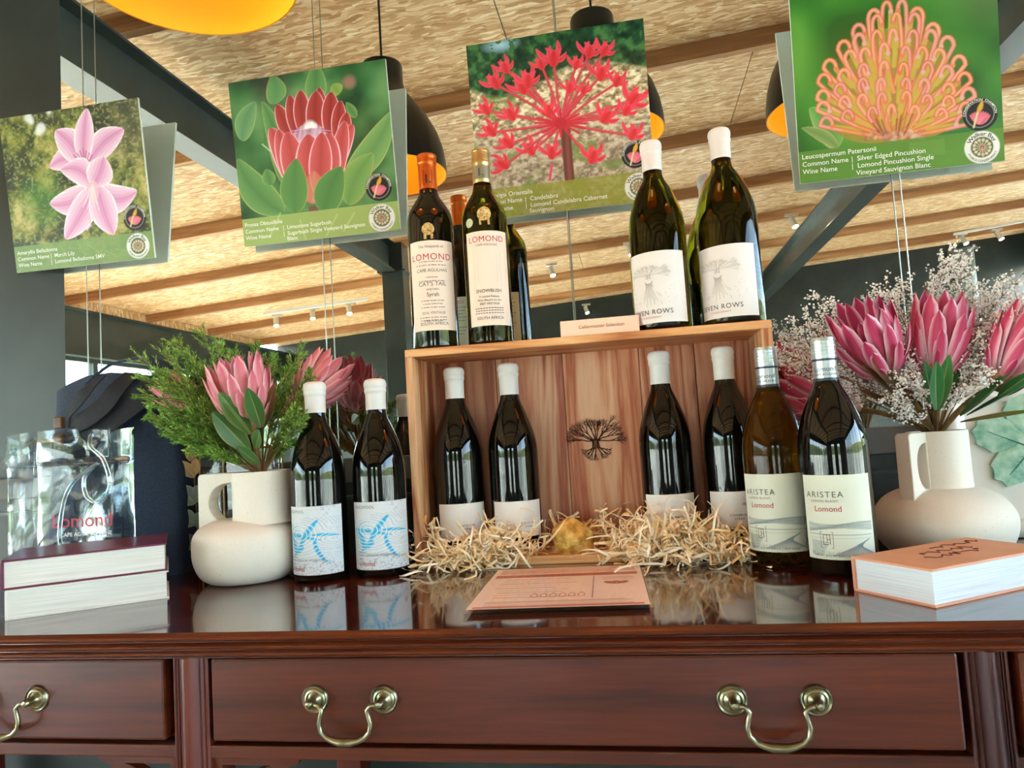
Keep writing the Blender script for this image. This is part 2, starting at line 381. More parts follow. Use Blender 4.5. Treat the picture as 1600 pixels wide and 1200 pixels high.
# end wall behind the photographer: green panelling on one half, glass on the other
wf = MB().box(1.65, XR, YB - .12, YB, -0.8, 2.6); wf.box(XL, -2.45, YB - .12, YB, -0.8, 2.4); wf.box(-2.45, 1.65, YB - .12, YB, -0.8, -0.66); wf.box(-1.0, 0.45, YB - .12, YB, -0.66, 1.36); wf.box(-2.45, 1.65, YB - .12, YB, 1.36, 2.6)
tag(wf.build('wall_front', M_GREEN), kind='structure')
glazed('window_3', 3, 'y', YB, -2.42, -1.03, -0.60, 1.30, 2)
glazed('window_4', 4, 'y', YB, 0.48, 1.62, -0.60, 1.30, 2)
# round column and clerestory by the right end wall
p = room_at(1572, 380, 2.0)
cl = empty('round_column', (3.95, -6.6, -0.8), 0, 'round grey steel column in front of the green end wall', 'column')
MB().lathe([(.11, 0.02), (.11, 2.85)], 28).build('shaft', mat('grey_column_paint', '#6f7470', 0.35), cl, smooth=True, auto=0.6)
MB().lathe([(.15, 0), (.15, 0.02)], 28).build('base_plate', M_STEEL, cl)
MB().lathe([(.15, 2.85), (.15, 2.87)], 28).build('cap_plate', M_STEEL, cl)
# the ground outside the glass and low hills
M_LAWN = noise_mat('lawn', [(0.3, '#6a7268'), (0.55, '#8c938c'), (0.75, '#a8adaa')], 0.4, 6, rough=0.9)
g = MB().box(-90, 90, -90, 60, -1.2, -0.9).build('paved_ground', M_LAWN); tag(g, 'pale paved ground outside the glass walls of the tasting room', 'ground', kind='stuff')
M_HILL = noise_mat('bush_hills', [(0.3, '#3a4a2c'), (0.7, '#66704a')], 0.15, 6, rough=0.95)
hb = MB()
rh = random.Random(3)
for x, y, rx, ry, h in ((-75, -10, 14, 60, 9), (-20, -80, 60, 14, 8), (70, -30, 14, 60, 7)):
    n = 24
    pr = [(1.0, -1.2), (0.85, h * 0.35), (0.55, h * 0.75), (0.2, h * 0.97), (0.02, h)]
    v = []; f = []
    for r, z in pr:
        for i in range(n):
            a = 2 * math.pi * i / n; k = r * (1 + 0.12 * rh.uniform(-1, 1)); v.append((x + rx * k * math.cos(a), y + ry * k * math.sin(a), z))
    for j in range(len(pr) - 1):
        for i in range(n):
            k = (i + 1) % n; f.append((j * n + i, j * n + k, (j + 1) * n + k, (j + 1) * n + i))
    hb.add(v, f)
tag(hb.build('hills', M_HILL, smooth=True), kind='structure')

# track rails and spotlights under the joists
M_LAMP = mat('lit_spot_lens', '#fff6e0', 0.3, emit=('#fff1d8', 6.0))
M_SPOT = mat('satin_spot_body', '#c9c8c2', 0.35, metal=0.6)
def spot(px, py, label, hang=0.10, z0=1.93, lit=True):
    p = room_at(px, py, z0 - 0.02); top = CEIL_Z + CEIL_S * p.x
    s = empty('track_spotlight', (p.x, p.y, p.z), 0, label, 'spotlight', 'ceiling spotlights seen in the mirror')
    # tilted can with lens, held by a bracket from the rail
    d = Vector((0.25, 0.35, -0.9)).normalized(); c = Vector((0, 0, 0)); q = d.to_track_quat('Z', 'Y').to_matrix()
    b = MB().lathe([(.022, -.055), (.027, -.05), (.027, .035), (.031, .040), (.031, .055), (.027, .055)], 20)
    b.v = [tuple(q @ Vector(v)) for v in b.v]; b.build('can', M_SPOT, s, smooth=True, auto=0.6)
    l = MB().lathe([(.002, .057), (.026, .057)], 20, cap=True); l.v = [tuple(q @ Vector(v)) for v in l.v]; l.build('lens', M_LAMP, s)
    hz = max(0.05, top - p.z)
    MB().box(-.012, .012, -.05, -.038, -0.01, hz - 0.02).build('bracket', M_SPOT, s)
    MB().box(-.06, .06, -.065, -.023, hz - 0.02, hz).build('mounting_box', M_SPOT, s)
for px, py, lb in ((431, 503, 'lit track spotlight nearest the glazed side, first of three on the white rail'), (488, 492, 'track spotlight in the middle of the white rail'), (545, 484, 'track spotlight nearest the steel post on the white rail'),
                   (1239, 347, 'small white spotlight beside the right steel roof beam'), (862, 424, 'small white spotlight right of the reflected olive bottle'), (984, 391, 'small white spotlight behind the left grey-labelled bottle shoulder'),
                   (916, 484, 'small spotlight above the peach name card, left of two'), (969, 481, 'small spotlight above the peach name card, right of two'), (1085, 461, 'small spotlight between the two tall grey-labelled bottles'),
                   (1506, 375, 'spotlight over the right end wall, left of the column'), (1561, 368, 'spotlight over the right end wall, above the column')):
    spot(px, py, lb)
a, b = room_at(413, 490, 1.95), room_at(573, 467, 1.95)
rl = MB().obox((a + b) / 2, (b - a), (0, .035, 0), (0, 0, .03)).build('track_rail', M_WHITE); tag(rl, 'white lighting track carrying three spotlights under a joist', 'light track')
a, b = room_at(1490, 366, 1.97), room_at(1640, 338, 1.97)
rl = MB().obox((a + b) / 2, (b - a), (0, .03, 0), (0, 0, .025)).build('track_rail', M_WHITE); tag(rl, 'thin lighting track near the round column', 'light track')

# pendant lamps in a row above the table
M_SHADE = mat('black_shade_outside', '#17150f', 0.35)
M_GOLD_IN = mat('gold_leaf_inside', '#ffb21a', 0.5, metal=0.0)
M_BULB = mat('warm_bulb', '#ffd9a0', 0.4, emit=('#ffc880', 3.0))
def pendant(x, y, z, r, label):
    s = empty('pendant_lamp', (x, y, z), 0, label, 'pendant lamp', 'black and gold pendant lamps over the table')
    out = [(1.0, 0), (0.995, .18), (.96, .42), (.88, .68), (.74, .95), (.56, 1.2), (.42, 1.38), (.36, 1.5), (.345, 1.62), (.345, 1.88), (.33, 1.92), (.05, 1.93)]
    MB().lathe([(a * r, b * r) for a, b in out], 56, cap=False).build('shade', M_SHADE, s, smooth=True, auto=0.7)
    MB().lathe([(a * r - 0.003, b * r) for a, b in out[:8]] + [(0.02, out[7][1] * r)], 56, cap=False).build('shade_lining', M_GOLD_IN, s, smooth=True)
    MB().lathe([(r, 0), (r - .003, 0)], 56, cap=False).build('rim', M_GOLD_IN, s)
    MB().lathe([(.012, r * 1.2), (.03, r * 1.12), (.045, r * 0.95), (.04, r * .8), (.02, r * .7), (.002, r * .68)], 20, cap=False).build('bulb', M_BULB, s, smooth=True)
    MB().lathe([(.02, r * 1.5), (.02, r * 1.18)], 16).build('lamp_holder', M_BLACK, s)
    top = CEIL_Z + CEIL_S * x + 0.14 - z
    MB().tube([(0, 0, r * 1.92), (0, 0, top)], 0.003, 8).build('cord', M_BLACK, s)
    MB().lathe([(.05, top - .02), (.05, top)], 20).build('ceiling_rose', M_BLACK, s)
pendant(-0.563, 0.85, 0.857, 0.148, 'black dome pendant lamp with gold inside, hanging at the top left')
pendant(-0.035, 0.86, 0.884, 0.150, 'black dome pendant lamp with gold inside, reflected behind the red candelabra poster')
pendant(0.490, 0.86, 0.874, 0.150, 'black dome pendant lamp with gold inside, reflected behind the pincushion poster')
# ------------------------------------------------------------------ the mahogany table
M_MAH = wood('mahogany', '#2c0e08', '#54200e', '#723215', 'x', 1.3, 0.3, coat=0.18, bmp=0.03, rings=3)
M_MAHTOP = wood('polished_mahogany_top', '#2a0e09', '#451a10', '#5c2616', 'x', 1.3, 0.09, coat=0.6, bmp=0.006, rings=3)
M_MAHZ = wood('mahogany_upright', '#2e0f09', '#561c0e', '#722e16', 'z', 1.3, 0.3, coat=0.18, bmp=0.03, rings=3)
M_BRASS = noise_mat('aged_brass', [(0.3, '#7f795e'), (0.6, '#a39d80'), (0.8, '#bdb79c')], 40, rough=0.28, metal=1.0)
TX0, TX1, TF, TBK = -1.30, 1.05, 0.735, 1.23
tb = empty('sideboard_table', ((TX0 + TX1) / 2, 0.98, -0.8), 0, 'long polished mahogany sideboard table with brass drawer pulls', 'table')
ox, oy, oz = (TX0 + TX1) / 2, 0.98, -0.8
def tpart(mb, name, m, **k):
    par = k.pop('parent', tb); off = k.pop('off', (ox, oy, oz)); mb.v = [(v[0] - off[0], v[1] - off[1], v[2] - off[2]) for v in mb.v]
    return mb.build(name, m, par, **k)
tpart(MB().box(TX0 + .004, TX1 - .004, TF + 0.0079, TBK, -0.0285, 0.0), 'top_board', M_MAHTOP)
def moulding(name, z0, z1, out, m):
    """half-round moulding along the front and the ends"""
    n = 7; prof = [(-out * math.sin(math.pi * i / (n - 1)), z0 + (z1 - z0) * i / (n - 1)) for i in range(n)]
    prof = [(0.0, z0)] + prof + [(0.0, z1)]
    mb = MB(); mb.prism([(a, b) for a, b in prof], TX1 - TX0, lambda a, b, d: (TX0 + d, TF + 0.008 + a, b))
    return tpart(mb, name, m, fixn=True)
moulding('edge_moulding', -0.0105, -0.0001, 0.008, M_MAH)
moulding('edge_moulding', -0.0195, -0.0110, 0.007, M_MAH)
moulding('edge_moulding', -0.0275, -0.0200, 0.004, M_MAH)
tpart(MB().box(TX0 + .03, TX1 - .03, 0.78, TBK - .01, -0.13, -0.0286), 'carcass', M_MAH)
tpart(MB().box(TX0 + .01, TX1 - .01, 0.752, 0.778, -0.142, -0.1275), 'bottom_rail', M_MAH, bevel=0.002)
DR = [(-1.23, -0.551), (-0.492, 0.283), (0.334, 1.0)]
for i, (x0, x1) in enumerate(DR):
    d = tpart(MB().box(x0, x1, 0.748, 0.779, -0.1215, -0.031), 'drawer_front', M_MAH, bevel=0.003)
    d['label'] = ['left mahogany drawer front', 'wide middle mahogany drawer front', 'right mahogany drawer front'][i]
    cx = (x0 + x1) / 2
    cs = [-0.756, -1.02] if i == 0 else ([-0.3275, 0.113] if i == 1 else [0.5, 0.83])
    for c in cs:
        hw = 0.0395
        for s in (-1, 1):
            off = (ox, oy, oz)
            pr = [(.0155, 0), (.0155, .0015), (.0140, .0032), (.0122, .0022), (.0112, .0036), (.0095, .0040), (.0085, .0028), (.006, .0042), (.0042, .006), (.0035, .010), (.0048, .013), (.0046, .017), (.003, .0195), (.0005, .0200)]
            mb = MB().lathe(pr, 28, cap=False); mb.v = [(c + s * hw + v[0], 0.748 - v[2], -0.0745 + v[1]) for v in mb.v]
            tpart(mb, 'rosette', M_BRASS, parent=d, smooth=True, auto=0.8)
        pts = []
        for s in (1, -1):
            arm = [(s * hw, 0, 0), (s * (hw - .010), -.001, -.0015), (s * (hw - .014), -.002, -.006), (s * (hw - .0125), -.002, -.012), (s * (hw - .0105), -.002, -.020), (s * (hw - .012), -.002, -.0285), (s * (hw - .018), -.002, -.0345), (s * (hw - .026), -.0025, -.0375)]
            pts += arm if s == 1 else []
        left = [(-x, y, z) for x, y, z in reversed(pts)]
        path = [(c + x, 0.748 - 0.014 + y, -0.0745 + z) for x, y, z in pts + [(0.006, -.003, -.0388), (-0.006, -.003, -.0388)] + left]
        n = len(path); rr = [0.0030, .0026, .0024, .0024, .0025, .0026, .0028, .0034, .0046, .0046, .0034, .0028, .0026, .0025, .0024, .0024, .0026, .0030]
        mb = MB().tube(path, rr, 12); tpart(mb, 'bail_handle', M_BRASS, parent=d, smooth=True)
# reeded uprights that run down into the legs
for x0, x1 in ((-0.5415, -0.4975), (0.2895, 0.3275), (-1.285, -1.235), (1.005, 1.04)):
    w = x1 - x0; n = 44; poly = []
    for i in range(n + 1):
        t = i / n; u = t * w
        if t < .12: y = -.002 * math.sin(t / .12 * math.pi)
        elif t < .22: y = -.003 * abs(math.sin((t - .12) / .10 * math.pi))
        elif t < .78: y = -.011 * math.sin((t - .22) / .56 * math.pi) - .001
        elif t < .88: y = -.003 * abs(math.sin((t - .78) / .10 * math.pi))
        else: y = -.002 * math.sin((t - .88) / .12 * math.pi)
        poly.append((x0 + u, 0.752 + y))
    poly += [(x1, 0.80), (x0, 0.80)]
    mb = MB().prism(poly, 0.80 - 0.0285, lambda a, b, d: (a, b, -0.80 + d)); tpart(mb, 'reeded_leg', M_MAHZ, fixn=True)
for x0, x1 in ((-1.285, -1.235), (-0.5415, -0.4975), (0.2895, 0.3275), (1.005, 1.04)):
    tpart(MB().box(x0, x1, 1.17, 1.215, -0.80, -0.13), 'back_leg', M_MAHZ, bevel=0.003)
# pierced corner brackets under the rail
def bracket(x, s):
    L, H = 0.105, 0.055
    outer = [(0, 0), (L, 0), (L * .97, -.006), (L * .86, -.009), (L * .78, -.016), (L * .60, -.019), (L * .45, -.028), (L * .36, -.040), (L * .22, -.044), (L * .12, -H), (0, -H)]
    hole = [(L * .10, -.008), (L * .66, -.008), (L * .50, -.014), (L * .34, -.022), (L * .24, -.034), (L * .10, -.038)]
    me = bmesh.new(); vo = [me.verts.new((x + s * a, 0.757, -0.1425 + b)) for a, b in outer]; vh = [me.verts.new((x + s * a, 0.757, -0.1425 + b)) for a, b in hole]
    eo = [me.edges.new((vo[i], vo[(i + 1) % len(vo)])) for i in range(len(vo))]; eh = [me.edges.new((vh[i], vh[(i + 1) % len(vh)])) for i in range(len(vh))]
    bmesh.ops.triangle_fill(me, edges=eo + eh, use_beauty=True)
    r = bmesh.ops.extrude_face_region(me, geom=list(me.faces)); bmesh.ops.translate(me, vec=(0, 0.012, 0), verts=[g for g in r['geom'] if isinstance(g, bmesh.types.BMVert)])
    bmesh.ops.recalc_face_normals(me, faces=me.faces)
    for v in me.verts: v.co -= Vector((ox, oy, oz))
    mm = bpy.data.meshes.new('corner_bracket'); me.to_mesh(mm); me.free(); link('corner_bracket', mm, M_MAH, tb)
bracket(-0.4975, 1); bracket(0.2895, -1); bracket(-0.5415, -1); bracket(0.3275, 1)

# ------------------------------------------------------------------ wooden wine box on its side
M_PINE = wood('oregon_pine', '#a8603a', '#d19a6c', '#e3b78c', 'z', 1.6, 0.42, bmp=0.06, rings=12)
M_PINEX = wood('oregon_pine_long', '#b06a3c', '#d6985e', '#e8b47c', 'x', 1.6, 0.42, bmp=0.06, rings=12)
BX0, BX1, BY0, BY1, BH, BT = -0.358, 0.207, 1.090, 1.232, 0.346, 0.0125
bx = empty('wine_box', ((BX0 + BX1) / 2, (BY0 + BY1) / 2, 0), 0, 'open pine wine box on its side displaying bottles in wood wool', 'wooden box')
bo = ((BX0 + BX1) / 2, (BY0 + BY1) / 2, 0)
def bpart(mb, name, m, **k): return tpart(mb, name, m, parent=bx, off=bo, **k)
bpart(MB().box(BX0, BX1, BY0, BY1, BH - BT, BH), 'top_board', M_PINEX, bevel=0.0012)
bpart(MB().box(BX0, BX1, BY0, BY1, 0, BT), 'bottom_board', M_PINEX, bevel=0.0012)
bpart(MB().box(BX0, BX0 + BT, BY0, BY1 - .006, BT, BH - BT), 'side_board', M_PINE, bevel=0.001)
bpart(MB().box(BX1 - BT - .003, BX1, BY0, BY1 - .006, BT, BH - BT), 'side_board', M_PINE, bevel=0.001)
xs = [BX0 + BT, -0.236, -0.118, 0.012, 0.104, BX1 - BT - .003]
tones = [('#8e4630', '#bb7656', '#d09676'), ('#a85a3e', '#cb8c6a', '#deae8c'), ('#b6623f', '#d79670', '#e4b490'), ('#944a31', '#bf7a58', '#d29876'), ('#8a442d', '#b77252', '#cc906e')]
for i in range(5):
    mt = wood('oregon_pine_plank_%d' % i, *tones[i], 'z', 1.3 + .3 * i, 0.45, bmp=0.06, rings=9 + 3 * (i % 2))
    bpart(MB().box(xs[i] + .0006, xs[i + 1] - .0006, BY1 - .012 + (.0004 if i % 2 else 0), BY1 - .002, BT, BH - BT), 'back_plank', mt, bevel=0.0008)
bpart(MB().box(BX0 + .002, BX1 - .002, BY1 - .0018, BY1 - .0002, .002, BH - .002), 'back_panel', M_PINE)
M_PIN = mat('pale_nail', '#d8b890', 0.4, metal=0.3)
for x in (BX0 + .008, BX1 - .008):
    mb = MB().lathe([(.0022, 0), (.0022, .0006), (.0010, .0010)], 12); mb.v = [(x + v[0], BY0 - v[2], BH - .0075 + v[1]) for v in mb.v]; bpart(mb, 'nail', M_PIN)
# the burned tree emblem on the back
M_BURN = mat('burnt_mark', '#4a2416', 0.8)
def tree_strokes(seed, cx, cz, sc, yy, roots=True, wk=1.0):
    r = random.Random(seed); mb = MB()
    def stroke(p0, p1, w0, w1):
        d = Vector((p1[0] - p0[0], p1[1] - p0[1])); n = Vector((-d.y, d.x)).normalized() if d.length > 1e-9 else Vector((0, 1))
        q = [(p0[0] + n.x * w0, p0[1] + n.y * w0), (p0[0] - n.x * w0, p0[1] - n.y * w0), (p1[0] - n.x * w1, p1[1] - n.y * w1), (p1[0] + n.x * w1, p1[1] + n.y * w1)]
        mb.add([(cx + a * sc, yy, cz + b * sc) for a, b in q], [(0, 1, 2, 3)])
    def grow(p, a, L, w, k):
        if k == 0: return
        q = p
        for i in range(2):
            a2 = a + r.uniform(-.22, .22); n = (q[0] + math.cos(a2) * L / 2, q[1] + math.sin(a2) * L / 2); stroke(q, n, w * wk, w * .8 * wk); q = n
        for s in (-1, 1, 0)[:3 if k > 2 else 2]: grow(q, a + s * r.uniform(.14, .4), L * r.uniform(.62, .8), w * .68, k - 1)
    for i in range(6): stroke((-.07 + .028 * i, -.14 + .02 * r.random()), (-.05 + .02 * i + r.uniform(-.02, .02), .05), .012 * wk, .012 * wk)
    for i in range(11):
        a = math.radians(4 + 172 * i / 10); grow((math.cos(a) * .05, .02), a, .17 * (1.25 if abs(math.cos(a)) > .6 else 1.0), .013, 4)
    if roots:
        for a in (-165, -140, -115, -90, -65, -40, -15): grow((math.cos(math.radians(a)) * .06, -.12), math.radians(a), .12, .013, 3)
    return mb
mb = tree_strokes(4, at(931, 690, y=BY1 - .013).x, at(931, 690, y=BY1 - .013).z, 0.084, BY1 - .0126); bpart(mb, 'burned_tree_emblem', M_BURN)

# ------------------------------------------------------------------ bottles
M_REDGLASS = mat('dark_bottle_glass', '#0a0806', 0.03, spec=0.6)
M_OLIVE = mat('olive_bottle_glass', '#3d3604', 0.02, trans=0.93, ior=1.30)
M_AMBER = mat('amber_olive_bottle_glass', '#5e420c', 0.02, trans=0.90, ior=1.30)
M_WAX = mat('white_wax', '#d9d6d2', 0.38, spec=0.5)
M_PAPER = mat('label_paper', '#e4e1de', 0.6)
M_CREAM = mat('cream_label_paper', '#ecd9c8', 0.6)
M_INK = mat('dark_grey_ink', '#55504e', 0.6)
M_INKL = mat('pale_grey_ink', '#b9b4b0', 0.6)
M_RED = mat('red_ink', '#b5283a', 0.6)
M_PRINT = vcol_mat('printed_label', 0.55)
M_COPPER = noise_mat('orange_foil', [(0.3, '#b04a14'), (0.7, '#dd7426')], 30, rough=0.28, metal=0.7)
M_GOLDFOIL = noise_mat('gold_foil', [(0.3, '#9a7f45'), (0.7, '#d8c08a')], 30, rough=0.3, metal=0.8)
M_MEDAL = noise_mat('gold_medal_print', [(0.35, '#a07a38'), (0.6, '#e6c98a')], 300, rough=0.4, metal=0.5)
M_CAPSIL = mat('silver_screw_cap', '#c5cdca', 0.28, metal=0.75)
M_NAVYINK = mat('navy_band', '#2c3a52', 0.4)
def smooth_prof(pts, n=6):
    """Catmull-Rom through profile points"""
    P = [pts[0]] + list(pts) + [pts[-1]]; out = []
    for i in range(1, len(P) - 2):
        p0, p1, p2, p3 = [np.array(q, float) for q in P[i - 1:i + 3]]
        for k in range(n):
            t = k / n; out.append(tuple(0.5 * ((2 * p1) + (-p0 + p2) * t + (2 * p0 - 5 * p1 + 4 * p2 - p3) * t * t + (-p0 + 3 * p1 - 3 * p2 + p3) * t ** 3)))
    out.append(tuple(pts[-1])); return out
def burgundy(H, R, rn=.0142):
    k = H / .30
    body = [(R * .90, 0), (R * .97, .002), (R, .006)] + [(R, z * k) for z in (.05, .10, .145)]
    sh = smooth_prof([(R, .150 * k), (R * .985, .165 * k), (R * .92, .183 * k), (R * .78, .203 * k), (R * .60, .222 * k), (rn * 1.18, .240 * k), (rn * 1.02, .256 * k), (rn, .275 * k), (rn, .297 * k)], 5)
    return body + sh
def bordeaux(H, R, rn=.0145):
    k = H / .335
    body = [(R * .92, 0), (R * .98, .002), (R, .006)] + [(R, z * k) for z in (.06, .12, .18)]
    sh = smooth_prof([(R, .208 * k), (R * .985, .220 * k), (R * .90, .234 * k), (R * .66, .250 * k), (rn * 1.25, .262 * k), (rn * 1.05, .275 * k), (rn, .290 * k), (rn, .332 * k)], 5)
    return body + sh
def cyl(R, phi=0.0, s0=0.0):
    """flat label coordinates (arc length from the label middle, height) onto the bottle; phi turns the label"""
    return lambda x, z: (R * math.sin(phi + x / R), -R * math.cos(phi + x / R), z)
def label_patch(R, phi, w, z0, z1, n=28):
    mb = MB(); fr = cyl(R, phi); v = []; f = []
    for i in range(n + 1):
        x = -w / 2 + w * i / n; v += [fr(x, z0), fr(x, z1)]
    f = [(2 * i, 2 * i + 2, 2 * i + 3, 2 * i + 1) for i in range(n)]
    return mb.add(v, f)
def wax(H, R=.0166, L=.052):
    pr = smooth_prof([(.0158, H - L), (.0158, H - L + .010), (.0160, H - .024), (.0172, H - .019), (.0168, H - .0145), (.0176, H - .011), (.0174, H - .006), (.0150, H - .0012), (.008, H + .0008), (.0005, H + .0010)], 4)
    return MB().lathe(pr, 32, cap=False)
def bottle(name, p, H, R, glass, label, group, prof=None, rz=0.0):
    b = empty(name, p, rz, label, 'wine bottle', group)
    MB().lathe((prof or burgundy)(H, R), 56).build('glass', glass, b, smooth=True, auto=0.9)
    return b
G1 = 'wine bottles on the display'
def face_cam(x, y): return math.atan2(-x, y)
# --- two tall Bordeaux bottles on the box
zb = BH
def medal(parent, R, x, z, r, name='medal', m=M_MEDAL, ribbon=True):
    mb = MB(); fr = cyl(R, 0); n = 24
    v = [fr(x, z)] + [fr(x + r * math.cos(2 * math.pi * i / n), z + r * math.sin(2 * math.pi * i / n)) for i in range(n)]
    mb.add(v, [(0, 1 + i, 1 + (i + 1) % n) for i in range(n)])
    if ribbon: mb.add([fr(x - r * .75, z - r * 1.55), fr(x + r * .75, z - r * 1.55), fr(x + r * .75, z - r * .75), fr(x - r * .75, z - r * .75)], [(0, 1, 2, 3)])
    return mb.build(name, m, parent)
def screwcap(b, H, L, m, name='screw_cap'):
    pr = [(.0148, H - L)]
    z = H - L
    pr += [(.0151, z + .001), (.0151, H - .026)]
    for i in range(5): zz = H - .025 + i * .0042; pr += [(.0154, zz), (.0154, zz + .0028), (.0148, zz + .0032), (.0148, zz + .0038)]
    pr += [(.0152, H - .0035), (.0148, H - .0005), (.014, H), (.0005, H)]
    return MB().lathe(pr, 36, cap=False).build(name, m, b, smooth=True, auto=0.5)
# Lomond Cat's Tail Syrah
R = .0385; x, y = -0.318, 1.140
b = bottle('wine_bottle', (x, y, zb), .336, R, M_REDGLASS, 'tall dark Syrah bottle with orange foil capsule and cream label, on the box', G1, bordeaux, face_cam(x, y))
MB().lathe(smooth_prof([(.0156, .274), (.0156, .290), (.0156, .315), (.0166, .320), (.0162, .326), (.0166, .330), (.0162, .3345), (.010, .3368), (.0005, .3368)], 4), 32, cap=False).build('foil_capsule', M_COPPER, b, smooth=True)
lb = label_patch(R + .0004, -0.02, .083, .030, .178).build('label', M_CREAM, b, smooth=True)
fr = cyl(R + .0008, -0.04)
letter('lettering', M_INK, lb, [('The Vineyards of', 0, .166, .0062), ('CAPE AGULHAS', 0, .126, .0074, 'CENTER', .003), ("CAT'S TAIL", 0, .103, .0096, 'CENTER', .004), ('VINEYARD', 0, .0955, .0046), ('Syrah', 0, .0855, .0095, 'CENTER', .004),
        ('2016 VINTAGE', 0, .0565, .0062), ('SOUTH AFRICA', 0, .0385, .0070, 'CENTER', .002)], fr)
letter('red_lettering', M_RED, lb, [('LOMOND', 0, .146, .0150, 'CENTER', 0, 1.12)], fr)
mb = MB()
for z, w in ((.1425, .042), (.1365, .054), (.1165, .020), (.1105, .046), (.078, .040), (.0725, .034), (.067, .042), (.0505, .048), (.046, .046), (.0445, .032)):
    n = 10
    for k in range(n):
        a = -w / 2 + w * k / n; c = a + w / n * (.55 + .35 * ((k * 7) % 3) / 2); mb.add([fr(a, z), fr(c, z), fr(c, z + .0011), fr(a, z + .0011)], [(0, 1, 2, 3)])
mb.build('fine_print', M_INK, lb)
letter('capsule_emblem', M_MAH, b, [('L', 0, .283, .020, 'CENTER', .03)], cyl(.0161, 0))
mb = MB(); fr2 = cyl(.0162, 0)
for a0, a1, z0, z1 in ((-.008, .008, .279, .2802), (-.008, .008, .3038, .305), (-.008, -.007, .279, .305), (.007, .008, .279, .305)): mb.add([fr2(a0, z0), fr2(a1, z0), fr2(a1, z1), fr2(a0, z1)], [(0, 1, 2, 3)])
mb.build('capsule_frame_print', M_MAH, b)
medal(b, R + .0006, -.004, .197, .0105)
def back_label(b, R, m, dark=M_INK):
    bl = label_patch(R + .0004, math.pi, .060, .030, .125).build('back_label', m, b, smooth=True); fr = cyl(R + .0008, math.pi)
    letter('back_lettering', M_RED, bl, [('LOMOND', 0, .112, .0085, 'CENTER', .003)], fr)
    mb = MB()
    for i in range(9):
        z = .104 - i * .0065
        if i in (5,): continue
        w = .044 - (i % 3) * .006
        for k in range(9):
            a = -w / 2 + w * k / 9; mb.add([fr(a, z), fr(a + w / 12, z), fr(a + w / 12, z + .0012), fr(a, z + .0012)], [(0, 1, 2, 3)])
    mb.build('back_fine_print', dark, bl)
M_PALEGREEN = mat('pale_green_label', '#c8d0bc', 0.6); M_SAND = mat('sand_label', '#d6c294', 0.6)
back_label(b, R, M_PALEGREEN)
# Snowbush
x, y = -0.2245, 1.140; R = .0375
b = bottle('wine_bottle', (x, y, zb), .330, R, M_OLIVE, 'tall olive bottle with gold screw cap and tall cream label, on the box', G1, bordeaux, face_cam(x, y))
screwcap(b, .331, .058, M_GOLDFOIL)
mb = label_patch(.01535, 0, .034, .279, .302).build('cap_band', mat('smoky_band', '#8e8a72', 0.3, metal=0.5), b, smooth=True)
letter('cap_emblem', M_INK, mb, [('L', .0, .2835, .0185, 'CENTER', .03)], cyl(.0157, -0.1))
lb = label_patch(R + .0004, 0.06, .076, .030, .184).build('label', M_CREAM, b, smooth=True)
fr = cyl(R + .0008, 0.02)
letter('red_lettering', M_RED, lb, [('LOMOND', 0, .1665, .0135, 'CENTER', 0, 1.05)], fr)
letter('lettering', M_INK, lb, [('CAPE AGULHAS', 0, .1595, .0052), ('SNOWBUSH', 0, .0835, .0078, 'CENTER', .004), ('A Limited Release', 0, .0755, .0046), ('Wine Blend from the', 0, .0695, .0046), ('2007 VINTAGE', 0, .0635, .0052, 'CENTER', .003), ('SOUTH AFRICA', 0, .0400, .0066, 'CENTER', .002)], fr)
mb = MB()
for z, w in ((.0575, .050), (.0535, .048), (.0495, .050)):
    for k in range(11):
        a = -w / 2 + w * k / 11; mb.add([fr(a, z), fr(a + w / 15, z), fr(a + w / 15, z + .0012), fr(a, z + .0012)], [(0, 1, 2, 3)])
mb.build('fine_print', M_INK, lb)
mb = MB()
for q in (0, .006):
    for a0, a1, z0, z1 in ((-.022 + q, .022 - q, .150 - q, .1503 - q), (-.022 + q, .022 - q, .0937 + q, .094 + q), (-.022 + q, -.0217 + q, .094 + q, .150 - q), (.0217 - q, .022 - q, .094 + q, .150 - q)): mb.add([fr(a0, z0), fr(a1, z0), fr(a1, z1), fr(a0, z1)], [(0, 1, 2, 3)])
mb.build('embossed_frame', M_INKL, lb)
medal(b, R + .0006, .000, .212, .0115); medal(b, R + .0006, -.027, .200, .0075, 'small_sticker', mat('green_sticker', '#b9c4a0', 0.4, metal=0.2), False)
back_label(b, R, M_SAND)
